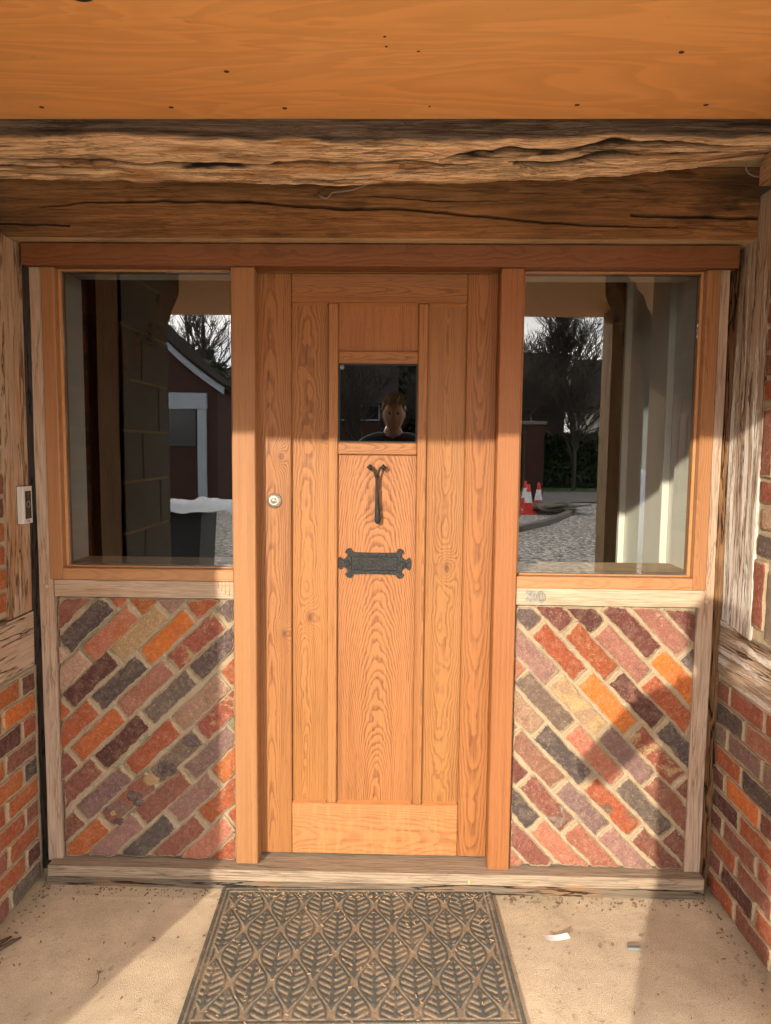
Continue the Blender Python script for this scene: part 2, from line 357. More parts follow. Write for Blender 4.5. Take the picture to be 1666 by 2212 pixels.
M = {}
M['brick'] = brick_material()
M['mortar'] = mortar_material('lime_mortar')
M['mortar_left'] = mortar_material('green_mortar', (.38, .30, .205), (.21, .195, .115), .5)
M['grey_oak'] = weathered('grey_oak', (.43, .315, .235), (.29, .20, .145), (.10, .065, .045), 'Z', rust=.12, drk=.15, bmp=.0008)
M['grey_oak_x'] = weathered('grey_oak_x', (.43, .32, .235), (.29, .205, .145), (.10, .065, .045), 'X', rust=.12, drk=.08, bmp=.0008)
M['pale_oak_x'] = weathered('pale_oak_x', (.47, .36, .26), (.31, .22, .15), (.16, .11, .07), 'X', rust=.05, drk=.10, bmp=.0009, seed=3.)
M['sill_oak'] = weathered('sill_oak', (.33, .255, .185), (.19, .14, .097), (.08, .06, .045), 'X', rust=.05, drk=.14, bmp=.0015, seed=5.)
M['post_left'] = weathered('post_left', (.44, .30, .20), (.33, .21, .135), (.10, .05, .025), 'Z', rust=.35, drk=.3, bmp=.0020, seed=2.)
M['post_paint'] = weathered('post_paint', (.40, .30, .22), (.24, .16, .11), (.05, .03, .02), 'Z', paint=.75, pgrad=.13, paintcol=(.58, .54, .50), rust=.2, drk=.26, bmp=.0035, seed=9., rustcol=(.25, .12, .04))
M['rail_paint'] = weathered('rail_paint', (.40, .30, .22), (.22, .15, .10), (.05, .03, .02), 'Y', paint=.8, paintcol=(.60, .57, .53), rust=.3, drk=.4, bmp=.0035, seed=4., rustcol=(.25, .12, .04))
M['rotten'] = weathered('rotten', (.055, .036, .026), (.024, .016, .012), (.006, .005, .004), 'Z', rust=.10, drk=.5, bmp=.004, rustcol=(.10, .04, .015))
M['rotten_brown'] = weathered('rotten_brown', (.24, .13, .06), (.11, .05, .025), (.012, .008, .006), 'Z', rust=.35, drk=.45, bmp=.004, rustcol=(.10, .025, .012))
M['porch_oak'] = weathered('porch_oak', (.40, .26, .15), (.27, .16, .085), (.04, .02, .01), 'Z', rust=.2, drk=.2, bmp=.0015)
M['glass'] = glass_mat('window_glass'); M['door_glass'] = glass_mat('door_glass', 2.2, (.4, .42, .42))
M['dark'] = flat('dark_void', (.015, .012, .010), .8)
M['iron'] = None
OK_L = (.290, .122, .040); OK_D = (.105, .031, .008)

# ------------------------------------------------------------------ SETTING: ground, drive, road, porch floor
def porch_floor():
    nx, ny = 420, 420
    X, Y = np.meshgrid(np.linspace(-1.9, 1.9, nx), np.linspace(.12, -2.95, ny), indexing='ij')
    Zh = fbm(X * 3, Y * 3, 0 * X, 4) * .006 + fbm(X * 40, Y * 40, 0 * X + 4, 3) * .0016
    pit = sst(.26, .34, fbm(X * 24, Y * 24, 0 * X + 9, 3)); Zh = Zh - pit * .002
    sc = np.exp(-((Y + .135 - .004 * np.sin(X * 9)) / .006) ** 2) * sst(-1.2, -1.1, X) * sst(-.55, -.65, X); Zh = Zh + sc * .002
    Zh = Zh - Zh.max() * .5
    P = np.stack([X, Y, Zh - .001], -1)
    b = fbm(X * 2.2, Y * 2.2, 0 * X + 2, 5); d = fbm(X * 11, Y * 11, 0 * X + 5, 4)
    base = np.array([.65, .535, .385])[None, None]; tone = 1 + .55 * b[..., None] + .35 * d[..., None] + .2 * fbm(X * 34, Y * 34, 0 * X + 15, 3)[..., None] - .35 * (sst(.30, .36, fbm(X * 70, Y * 70, 0 * X + 25, 2)))[..., None]
    Cc = base * tone
    grey = sst(.05, .2, fbm(X * 3 + 7, Y * 3, 0 * X + 1, 4))[..., None]; Cc = Cc * (1 - .30 * grey) + np.array([.46, .38, .30]) * .30 * grey
    dirt = (sst(-.10, -.02, Y) * .35 + sst(-1.12, -1.24, X) * .4 + sst(1.0, 1.08, X) * .4) * (0.6 + 1.5 * d)
    dirt = np.clip(dirt, 0, .7)[..., None]; Cc = Cc * (1 - dirt) + np.array([.14, .10, .07]) * dirt
    me = grid_mesh('porch_floor', P[:, ::-1], np.clip(Cc, 0, 1)[:, ::-1])
    m = attr_mat('concrete', .93, 'F', .0045, dk=.5)
    return tag(link('porch_floor', me, m), kind='structure')
porch_floor()
def flatsheet(name, x0, x1, y0, y1, z, mat, n=2):
    X, Y = np.meshgrid(np.linspace(x0, x1, n), np.linspace(y0, y1, n), indexing='ij')
    return tag(link(name, grid_mesh(name, np.stack([X, Y, X * 0 + z], -1)), mat), kind='structure')
gm, gn, gb = new_mat('gravel', .95); N = NB(gn); v = N.ocoord(False)
vo = N.n('ShaderNodeTexVoronoi'); N.put(vo.inputs['Vector'], v); vo.inputs['Scale'].default_value = 13
c = N.mix(N.ramp(N.sep(vo.outputs['Color'])[0], 0, 1), (.40, .36, .32), (.72, .67, .60)); c = N.mix(N.ramp(vo.outputs['Distance'], .35, .75), c, (.10, .09, .08))
gn.links.new(c, gb.inputs['Base Color']); N.bump(vo.outputs['Distance'], .03, gb, 1.0); M['gravel'] = gm
M['asphalt'] = flat('asphalt', (.16, .15, .14), .85, 0, .4, 8, .004)
M['grass'] = flat('grass_verge', (.06, .09, .03), .95, 0, .4, 12, .02)
flatsheet('ground', -120, 120, -160, 60, -.16, M['grass'], 6)
flatsheet('gravel_drive', -9, 12, -20.0, -2.96, -.13, M['gravel'])
flatsheet('road', -60, 60, -26, -20.5, -.13, M['asphalt'])
bm = bmesh.new(); bm_box(bm, -1.9, 1.9, -2.955, -2.93, -.14, -.006); tag(bm_obj('step_riser', bm, M['mortar']), kind='structure')

# interior hall behind the glass
M['plaster'] = flat('cream_plaster', (.74, .70, .62), .8, 0, .06, 8, .0006)
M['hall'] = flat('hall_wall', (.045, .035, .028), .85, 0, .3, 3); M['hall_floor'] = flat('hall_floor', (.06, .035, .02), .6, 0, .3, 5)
hall = empty('hallway_interior', (0, 2, 0), 'dark hallway room seen dimly behind the glass of the porch front', 'room'); hall['kind'] = 'structure'
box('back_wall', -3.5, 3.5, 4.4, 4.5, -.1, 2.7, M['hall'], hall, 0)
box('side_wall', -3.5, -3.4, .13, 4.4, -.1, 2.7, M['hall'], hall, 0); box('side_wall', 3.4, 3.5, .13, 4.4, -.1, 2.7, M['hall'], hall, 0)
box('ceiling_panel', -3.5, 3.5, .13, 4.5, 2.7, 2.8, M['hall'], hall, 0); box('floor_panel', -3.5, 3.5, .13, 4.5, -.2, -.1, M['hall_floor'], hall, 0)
def reveal(x0, x1, label):
    o = empty('window_reveal', ((x0 + x1) / 2, .14, 1.1), label, 'window reveal')
    box('reveal_side', x0 - .06, x0, .03, .27, 1.09, 2.13, M['plaster'], o); box('reveal_side', x1, x1 + .06, .03, .27, 1.09, 2.13, M['plaster'], o)
    box('reveal_head', x0 - .06, x1 + .06, .03, .27, 2.131, 2.19, M['plaster'], o); box('window_board', x0 - .058, x1 + .058, .03, .275, 1.05, 1.10, M['reveal_board'], o, .003)
M['reveal_board'] = oak('window_board', (.50, .34, .20), (.33, .2, .11), 'X', d0=.2, tilt=.01, dens=90, con=.5)
reveal(-1.19, -.52, 'cream plaster window reveal with wooden board behind the left window')
reveal(.36, 1.016, 'cream plaster window reveal with wooden board behind the right window')
# wall mass between and under the windows inside
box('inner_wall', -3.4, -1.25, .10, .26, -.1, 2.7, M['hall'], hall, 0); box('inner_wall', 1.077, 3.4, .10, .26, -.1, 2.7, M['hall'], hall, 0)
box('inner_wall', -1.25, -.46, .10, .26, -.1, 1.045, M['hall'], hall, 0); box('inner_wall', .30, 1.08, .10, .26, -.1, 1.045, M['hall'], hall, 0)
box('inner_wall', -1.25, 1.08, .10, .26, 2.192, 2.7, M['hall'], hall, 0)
M['white_paint'] = flat('white_paint', (.74, .71, .63), .45, 0, .04, 6)
cb = empty('panelled_cupboard', (1.1, .7, 0), 'white panelled cupboard side standing inside behind the right window', 'cupboard')
box('side_panel', 1.075, 1.12, .29, 1.06, -.1, 2.5, M['white_paint'], cb, .002)
for yy in (.475, 1.02): box('batten', 1.045, 1.074, yy - .014, yy + .014, -.1, 2.45, M['white_paint'], cb, .002)

# ------------------------------------------------------------------ the oak door
door = empty('front_door', (-.084, 0, .085), 'new light oak front door with square pane, iron knocker and letter plate', 'door')
DY = .0
def dpart(name, x0, x1, z0, z1, y0, mat, bev=.0035): return box(name, x0, x1, y0, .045, z0, z1, mat, door, bev)
mk = oak
dpart('stile', -.484, -.3705, .085, 2.096, 0, mk('oak_stile_left', OK_L, OK_D, cx=-.012, d0=.055, tilt=.022, dens=150, con=.85, wob=.012, knots=((.032, -.21, .024), (.02, .40, .02)), seed=1.))
dpart('stile', .2145, .3165, .085, 2.096, 0, mk('oak_stile_right', (.285, .112, .035), OK_D, cx=.0, d0=.07, tilt=-.028, dens=130, con=.8, wob=.014, seed=2.))
dpart('top_rail', -.370, .214, 1.999, 2.096, .0005, mk('oak_top_rail', OK_L, OK_D, 'X', cx=-.01, d0=.03, tilt=.035, dens=170, con=.8, wob=.012, seed=3.))
dpart('bottom_rail', -.370, .214, .085, .272, .0005, mk('oak_bottom_rail', (.345, .155, .058), (.18, .062, .018), 'X', cx=-.03, d0=.07, tilt=.05, dens=75, con=.7, wob=.03, seed=4., fig=.5))
dpart('muntin', -.247, -.2135, .2725, 1.9985, .001, mk('oak_muntin_left', (.33, .145, .050), OK_D, cx=.1, d0=.12, tilt=.01, dens=150, con=.6, seed=5.))
dpart('muntin', .0535, .086, .2725, 1.9985, .001, mk('oak_muntin_right', OK_L, OK_D, cx=.01, d0=.02, tilt=.015, dens=190, con=.7, wob=.01, seed=6.))
PY = .013
dpart('panel', -.3700, -.2475, .2725, 1.9985, PY, mk('oak_panel_left', (.305, .130, .038), OK_D, cx=-.01, d0=.04, tilt=.03, dens=120, con=.75, wob=.025, knots=((.0, -.20, .03), (.045, .42, .022)), seed=7.), .0005)
dpart('panel', .0865, .2140, .2725, 1.9985, PY, mk('oak_panel_right', (.285, .124, .038), OK_D, cx=.0, d0=.04, tilt=-.035, dens=120, con=.75, wob=.03, knots=((.01, -.02, .028),), seed=8.), .0005)
dpart('panel', -.213, .053, 1.8435, 1.9985, PY, mk('oak_panel_top', (.31, .120, .036), OK_D, cx=.5, d0=.25, tilt=.05, dens=110, con=.6, seed=9.), .0005)
dpart('panel', -.213, .053, .2725, 1.4985, PY, mk('oak_panel_centre', (.310, .128, .044), (.108, .031, .008), cx=.005, d0=.100, tilt=.130, dens=112, con=1.0, wob=.022, seed=10.), .0005)
dpart('cross_rail', -.213, .053, 1.8025, 1.843, .001, mk('oak_cross_top', OK_L, OK_D, 'X', cx=0, d0=.03, tilt=.04, dens=170, seed=11.))
dpart('cross_rail', -.213, .053, 1.499, 1.5395, .001, mk('oak_cross_low', OK_L, OK_D, 'X', cx=.01, d0=.04, tilt=.05, dens=150, seed=12.))
# worked chamfers on the rails and round the glass
def chamfer(x0, x1, zt, zb, up=True):
    """sloped strip from the rail face down to the panel face"""
    p = wl(door); bm = bmesh.new(); s = 1 if up else -1
    a = [bm.verts.new(v_) for v_ in ((x0, 0.0005, zt), (x1, 0.0005, zt), (x1 - .006, PY + .0005, zb), (x0 + .006, PY + .0005, zb))]
    bm.faces.new(a if s > 0 else a[::-1])
    b_ = [bm.verts.new(v_) for v_ in ((x0, .02, zt), (x1, .02, zt))]
    bm.faces.new((a[0], b_[0], b_[1], a[1])); bm.faces.new((a[0], a[3], b_[0])); bm.faces.new((a[1], b_[1], a[2]))
    c = Vector(((x0 + x1) / 2, 0, zt))
    for v_ in bm.verts: v_.co -= c
    bmesh.ops.recalc_face_normals(bm, faces=bm.faces[:])
    bm_obj('chamfer', bm, M['chamfer'], door, loc=c - p)
M['chamfer'] = oak('oak_chamfer', (.34, .14, .048), (.2, .07, .02), 'X', d0=.3, tilt=.01, dens=100, con=.4)
for x0, x1 in ((-.3695, -.2475), (-.213, .053), (.087, .2135)):
    chamfer(x0, x1, 1.999, 1.991); chamfer(x0, x1, .272, .280)
# black gasket, spacer bar and the square pane
M['gasket'] = flat('black_gasket', (.012, .012, .012), .5); M['spacer'] = flat('steel_spacer', (.55, .55, .52), .35, .6, .05)
def ring(name, x0, x1, z0, z1, t, y0, y1, mat, parent):
    bm = bmesh.new(); cx, cz = (x0 + x1) / 2, (z0 + z1) / 2
    bm_box(bm, x0 - cx, x0 + t - cx, y0, y1, z0 - cz, z1 - cz); bm_box(bm, x1 - t - cx, x1 - cx, y0, y1, z0 - cz, z1 - cz)
    bm_box(bm, x0 + t - cx, x1 - t - cx, y0, y1, z0 - cz, z0 + t - cz); bm_box(bm, x0 + t - cx, x1 - t - cx, y0, y1, z1 - t - cz, z1 - cz)
    return bm_obj(name, bm, mat, parent, loc=Vector((cx, 0, cz)) - wl(parent))
ring('gasket', -.2128, .0528, 1.5398, 1.8022, .004, .008, .03, M['gasket'], door)
ring('spacer_bar', -.2085, .0485, 1.544, 1.798, .0018, .014, .022, M['spacer'], door)
box('pane', -.2088, .0488, .0122, .0135, 1.5438, 1.7982, M['door_glass'], door, 0)
box('back_panel', -.2125, .0525, .040, .0445, 1.5402, 1.8018, M['dark'], door, 0)
bm = bmesh.new()
for k in range(28):
    a0, a1 = 2 * math.pi * k / 28, 2 * math.pi * (k + 1) / 28
    for r0, r1 in ((.0055, .0064),):
        q = [bm.verts.new((r * math.cos(a), 0, r * math.sin(a))) for r, a in ((r0, a0), (r1, a0), (r1, a1), (r0, a1))]; bm.faces.new(q)
for q in (((-.003, 0, .001), (-.001, 0, .002), (0, 0, 0), (-.002, 0, -.001)), ((0, 0, 0), (.001, 0, .002), (.003, 0, .001), (.0005, 0, -.0025))): bm.faces.new([bm.verts.new(p_) for p_ in q])
bm_obj('glass_stamp', bm, M['spacer'], door, loc=Vector((-.2005, .0118, 1.790)) - wl(door))
# lock knob
M['nickel'] = flat('satin_nickel', (.42, .38, .32), .48, .85, .06, 40, .0002)
bm = bmesh.new(); lathe_bm(bm, [(.026, 0), (.0262, .002), (.0255, .004), (.022, .0075), (.016, .0115), (.0125, .0128), (.0115, .0122), (.0112, .010), (.0098, .010), (.0096, .0118), (.0, .0125)], FACE, 48)
kb = bm_obj('lock_cylinder', bm, M['nickel'], door, True, loc=Vector((-.428, .0, 1.34)) - wl(door))
bm = bmesh.new(); bm_box(bm, -.0009, .0009, -.0134, -.0118, -.0045, .0045); bm_box(bm, .0009, .0018, -.0134, -.0118, -.002, .001)
bm_obj('keyhole', bm, M['gasket'], kb)
# iron
im, inn, ib = new_mat('black_iron', .42, .6); N = NB(inn); v = N.ocoord(False)
h1 = N.noise(v, 170, 4, .6, 1.2); h2 = N.noise(v, 600, 2)
inn.links.new(N.mix(N.ramp(h1, .4, .7), (.020, .021, .021), (.055, .056, .054)), ib.inputs['Base Color']); N.bump(N.m('ADD', h1, N.m('MULTIPLY', h2, .3)), .0035, ib)
M['iron'] = im
def prism(bm, pts, y0, y1, bev=0):
    a = [bm.verts.new((x, y0, z)) for x, z in pts]; b_ = [bm.verts.new((x, y1, z)) for x, z in pts]; n = len(pts)
    f0 = bm.faces.new(a[::-1]); f1 = bm.faces.new(b_)
    for i in range(n): bm.faces.new((a[i], a[(i + 1) % n], b_[(i + 1) % n], b_[i]))
    return f0, f1
k = .0002076
tl = [(785, 1692), (560, 1690), (440, 1686), (420, 1655), (396, 1622), (355, 1627), (318, 1650), (298, 1692), (333, 1708), (345, 1742), (300, 1796), (265, 1808), (246, 1778), (214, 1765), (192, 1800), (184, 1868)]
L2 = [(-(785 - x) * k, (1868 - y) * k) for x, y in tl]           # left top, from centre outwards
q1 = L2; q2 = [(x, -z) for x, z in L2[::-1]][1:]; q3 = [(-x, -z) for x, z in L2][1:]; q4 = [(-x, z) for x, z in L2[::-1]][1:-1]
lp = empty('letter_plate', Vector((-.086, PY, 1.127)) - wl(door), rot=None); lp.parent = door
outl = q1 + q2 + q3 + q4
hole = [(-.080, .0245), (-.080, -.0235), (.078, -.0235), (.078, .0245)]
# plate with its opening: outline ring bridged to the hole with a triangulated fill
bm = bmesh.new()
for y_ in (0,):
    ov = [bm.verts.new((x, -.006, z)) for x, z in outl]; hv = [bm.verts.new((x, -.006, z)) for x, z in hole]
    es = [bm.edges.new((ov[i], ov[(i + 1) % len(ov)])) for i in range(len(ov))] + [bm.edges.new((hv[i], hv[(i + 1) % 4])) for i in range(4)]
    bmesh.ops.triangle_fill(bm, use_beauty=True, edges=es)
    ov2 = [bm.verts.new((x * 1.015, .0, z * 1.02)) for x, z in outl]; hv2 = [bm.verts.new((x, .0, z)) for x, z in hole]
    for i in range(len(ov)): bm.faces.new((ov[i], ov[(i + 1) % len(ov)], ov2[(i + 1) % len(ov)], ov2[i]))
    for i in range(4): bm.faces.new((hv[i], hv2[i], hv2[(i + 1) % 4], hv[(i + 1) % 4]))
bmesh.ops.recalc_face_normals(bm, faces=bm.faces[:])
bm_obj('plate', bm, M['iron'], lp)
bm = bmesh.new(); bm_box(bm, -.0745, .0775, -.0035, .0, -.0230, .0215); bmesh.ops.bevel(bm, geom=bm.edges[:], offset=.001, segments=1, affect='EDGES'); bm_obj('flap', bm, M['iron'], lp)
bm = bmesh.new(); bm_box(bm, -.081, .079, -.0008, .0, -.0240, .0250); bm_obj('backing', bm, M['gasket'], lp)
for bx in (-.0945, .0975):
    bm = bmesh.new(); lathe_bm(bm, [(.0098, .005), (.0098, .0085), (.0085, .0105), (.0, .0112)], FACE, 6 + 12); bm_obj('bolt', bm, M['iron'], lp, loc=(bx, 0, 0))
kn = empty('door_knocker', Vector((-.081, PY, 1.457)) - wl(door)); kn.parent = door
bm = bmesh.new()
tube_bm(bm, [(-.016, -.026, .0), (-.011, -.027, -.004), (-.006, -.026, -.018), (-.001, -.025, -.034)], [.0035, .0036, .0038, .005], 10)
tube_bm(bm, [(.016, -.026, .0), (.011, -.027, -.003), (.007, -.026, -.016), (.002, -.025, -.034)], [.0035, .0036, .0038, .005], 10)
tube_bm(bm, [(.0005, -.025, -.028), (.001, -.025, -.042), (.001, -.025, -.06), (.002, -.025, -.095), (.003, -.024, -.13), (.004, -.022, -.16), (.0045, -.021, -.178), (.005, -.021, -.189), (.005, -.021, -.192)], [.0050, .0052, .0050, .0062, .0078, .0098, .0110, .0075, .002], 14)
bm_obj('striker', bm, M['iron'], kn, True)
for s_ in (-1, 1):
    bm = bmesh.new(); Mx = Matrix.Translation((s_ * .017, -.026, 0)) @ Matrix.Rotation(s_ * R(90), 4, 'Y')
    lathe_bm(bm, [(.004, -.001), (.0085, .001), (.0105, .005), (.0085, .0095), (.004, .011), (.0033, .0155), (.0, .0165)], Mx, 16)
    tube_bm(bm, [(s_ * .022, -.026, 0), (s_ * .022, -.002, .0), (s_ * .022, .002, .0)], [.006, .006, .009], 10)
    bm_obj('pivot', bm, M['iron'], kn, True)
bm = bmesh.new(); lathe_bm(bm, [(.0095, .0), (.0095, .006), (.006, .009), (0, .0095)], FACE, 16); bm_obj('strike_plate', bm, M['iron'], kn, True, loc=(.0045, 0, -.180))

# ------------------------------------------------------------------ oak frame round the door
fr = empty('door_frame', (-.084, -.005, .077), 'new oak frame with two posts and header holding the front door', 'door frame')
box('post', -.557, -.4805, -.060, .055, .077, 2.0995, mk('oak_post_left', (.31, .150, .062), (.175, .062, .019), cx=.4, d0=.15, tilt=.01, dens=150, con=.45, seed=13.), fr, .003)
box('post', .3150, .3885, -.060, .055, .075, 2.0995, mk('oak_post_right', (.285, .110, .038), (.14, .044, .013), cx=-.12, d0=.02, tilt=.02, dens=120, con=.55, wob=.03, seed=14.), fr, .003)
hd = box('header', -1.235, 1.063, -.072, .055, 2.1000, 2.1695, mk('oak_header', (.19, .072, .026), (.10, .032, .010), 'X', cx=.02, d0=.10, tilt=.01, dens=130, con=.7, wob=.02, seed=15.), fr, .003)
box('stop_bead', -.4795, .3140, .004, .03, 2.0968, 2.0998, M['chamfer'], fr, 0)

# ------------------------------------------------------------------ windows
def window(name_label, x0, x1, stile_left, zb):
    o = empty('side_window', ((x0 + x1) / 2, -.02, zb), name_label, 'window')
    wood = (.31, .142, .058); wd = (.18, .066, .023)
    if stile_left: box('frame_stile', x0, x0 + .0445, -.050, .03, zb - .0, 2.0995, mk('oak_window_stile_left', wood, wd, cx=.08, d0=.06, tilt=.02, dens=140, con=.5, seed=16.), o, .0025); gx0, gx1 = x0 + .0445, x1
    else: box('frame_stile', x1 - .0430, x1, -.050, .03, zb, 2.0995, mk('oak_window_stile_right', wood, wd, cx=-.02, d0=.03, tilt=.02, dens=140, con=.6, seed=17.), o, .0025); gx0, gx1 = x0, x1 - .0430
    box('bottom_rail', gx0, gx1, -.050, .03, zb + .0, zb + .040, mk('oak_window_rail_' + ('left' if stile_left else 'right'), (.36, .18, .080), (.21, .09, .036), 'X', cx=0, d0=.05, tilt=.03, dens=130, con=.6, seed=18. + stile_left), o, .0025)
    box('glazing_bead', gx0, gx0 + .009, -.022, .012, zb + .0405, 2.0990, M['bead'], o, .001) ; box('glazing_bead', gx1 - .009, gx1, -.022, .012, zb + .0405, 2.0990, M['bead'], o, .001)
    box('glazing_bead', gx0 + .0093, gx1 - .0093, -.022, .012, 2.092, 2.0990, M['bead'], o, .001); box('glazing_bead', gx0 + .0093, gx1 - .0093, -.024, .012, zb + .0405, zb + .046, M['bead'], o, .001)
    box('pane', gx0 + .0095, gx1 - .0095, -.0135, -.0115, zb + .0465, 2.0915, M['glass'], o, 0)
    box('spacer_bar', gx0 + .0096, gx1 - .0096, -.004, .004, zb + .0465, zb + .0515, M['spacer_dark'], o, 0)
M['bead'] = oak('oak_bead', (.42, .20, .08), (.28, .11, .04), 'Z', d0=.3, dens=120, con=.4); M['spacer_dark'] = flat('dark_spacer', (.10, .095, .09), .4)
window('clear window left of the oak front door', -1.183, -.5575, True, 1.068)
window('clear window right of the oak front door', .3890, 1.0170, False, 1.060)

# ------------------------------------------------------------------ weathered framing of the front
tag(rough_box('corner_post', -1.222, -1.1725, -.044, .09, .066, 2.0985, M['grey_oak'], None, 'Z', .0022, .01, seed=1), 'slim weathered grey post left of the left window and brick panel', 'post')
rl = empty('window_rail', (-.87, -.04, 1.03), 'weathered grey rail under the left window with glue drips', 'rail')
rough_box('rail', -1.170, -.5585, -.046, .06, 1.010, 1.0665, M['grey_oak_x'], rl, 'X', .0014, .008, seed=2)
bm = bmesh.new()
for x_, l_ in ((-.600, .030), (-.588, .040), (-.575, .045), (-.612, .015)): tube_bm(bm, [(x_, -.048, 1.066), (x_ + .001, -.0483, 1.066 - l_ * .5), (x_, -.048, 1.066 - l_)], [.0012, .0009, .0015], 6)
bm_obj('glue_drips', bm, flat('glue', (.45, .32, .15), .4), rl, True, loc=-wl(rl))
rr = empty('window_rail', (.7, -.04, 1.03), 'pale weathered rail under the right window carrying the house number', 'rail')
rough_box('rail', .3895, 1.004, -.046, .06, 1.002, 1.0585, M['pale_oak_x'], rr, 'X', .0014, .008, seed=3)
def wp(V):
    t = sst(1.10, .9, V[:, 2]); V = V.copy(); V[:, 0] -= t * .012 * (V[:, 0] < 1.03); return V
tag(rough_box('corner_post', 1.006, 1.0465, -.044, .09, .066, 2.0985, M['grey_oak'], None, 'Z', .0022, .008, seed=4, warp=wp), 'slim weathered grey post right of the right window and brick panel', 'post')
# pegs
def peg(x, y, z, n, parent_label, r=.0085):
    bm = bmesh.new(); q = Vector((0, 0, 1)).rotation_difference(Vector(n)).to_matrix().to_4x4()
    lathe_bm(bm, [(r, -.004), (r, .0015), (r * .8, .003), (0, .0032)], Matrix.Translation((0, 0, 0)) @ q, 10)
    tag(bm_obj('oak_peg', bm, M['grey_oak'], None, True, loc=(x, y, z)), parent_label, 'peg')
peg(-1.199, -.047, 1.043, (0, -1, 0), 'round oak peg in the slim post left of the left rail')
peg(1.024, -.047, 1.022, (0, -1, 0), 'round oak peg in the slim post right of the right rail')
peg(-1.246, -.098, .925, (1, 0, 0), 'round oak peg in the rail of the left side wall', .010)
# sill
sl = rough_box('timber_sill', -1.205, 1.045, -.088, .07, .036, .075, M['sill_oak'], None, 'X', .0018, .009, seed=5)
tag(rough_box('sole_plate', -1.215, 1.05, -.078, .07, -.02, .034, weathered('sole_wood', (.17, .13, .095), (.09, .07, .05), (.02, .015, .01), 'X', drk=.5, bmp=.003), None, 'X', .004, .009, seed=15), 'dark decayed strip of wood between the timber sill and the concrete', 'sole plate')
tag(sl, 'long grey weathered timber sill under the door and the brick panels', 'sill')
bm = bmesh.new(); lathe_bm(bm, [(.007, -.003), (.007, .001), (0, .0015)], FACE, 12); bm_obj('peg', bm, M['sill_oak'], sl, loc=Vector((-.385, -.0895, .045)) - Vector(sl.location))

# dark rotten members in the two corners
tag(rough_box('rotten_corner_timber', -1.30, -1.2235, .012, .12, 0, 2.17, M['rotten'], None, 'Z', .006, .01, seed=6), 'black rotten timber in the left corner gap beside the doorbell post', 'timber')
tag(rough_box('rotten_corner_timber', 1.049, 1.13, -.008, .12, 0, 2.17, M['rotten_brown'], None, 'Z', .007, .01, seed=7), 'dark brown rotten timber in the right corner beside the peeling post', 'timber')

# ------------------------------------------------------------------ the diagonal brick panels
PAL = dict(
 slate=(.110, .080, .076), dslate=(.075, .058, .055), maroon=(.135, .047, .037), dmaroon=(.092, .034, .029), red=(.27, .080, .052), redbrown=(.195, .073, .051),
 orange=(.36, .105, .030), bright=(.50, .140, .030), orred=(.31, .082, .034), salmon=(.35, .135, .085), pink=(.30, .130, .095), tan=(.38, .26, .13), tanpink=(.30, .19, .125),
 brownblk=(.12, .095, .075), browngrey=(.17, .115, .09), purple=(.19, .115, .105), ppink=(.27, .145, .125), grey=(.20, .165, .135), palepink=(.42, .27, .19), brown=(.22, .11, .07))
def clip_poly(poly, x0, x1, z0, z1):
    def cut(P, f, inter):
        o = []
        for i in range(len(P)):
            a, b_ = P[i], P[(i + 1) % len(P)]
            if f(a):
                o.append(a)
                if not f(b_): o.append(inter(a, b_))
            elif f(b_): o.append(inter(a, b_))
        return o
    def ix(c): return lambda a, b_: (c, a[1] + (b_[1] - a[1]) * (c - a[0]) / (b_[0] - a[0]))
    def iz(c): return lambda a, b_: (a[0] + (b_[0] - a[0]) * (c - a[1]) / (b_[1] - a[1]), c)
    for f, i_ in ((lambda p: p[0] >= x0, ix(x0)), (lambda p: p[0] <= x1, ix(x1)), (lambda p: p[1] >= z0, iz(z0)), (lambda p: p[1] <= z1, iz(z1))):
        if poly: poly = cut(poly, f, i_)
    return poly
def area(P): return .5 * sum(P[i][0] * P[(i + 1) % len(P)][1] - P[(i + 1) % len(P)][0] * P[i][1] for i in range(len(P)))
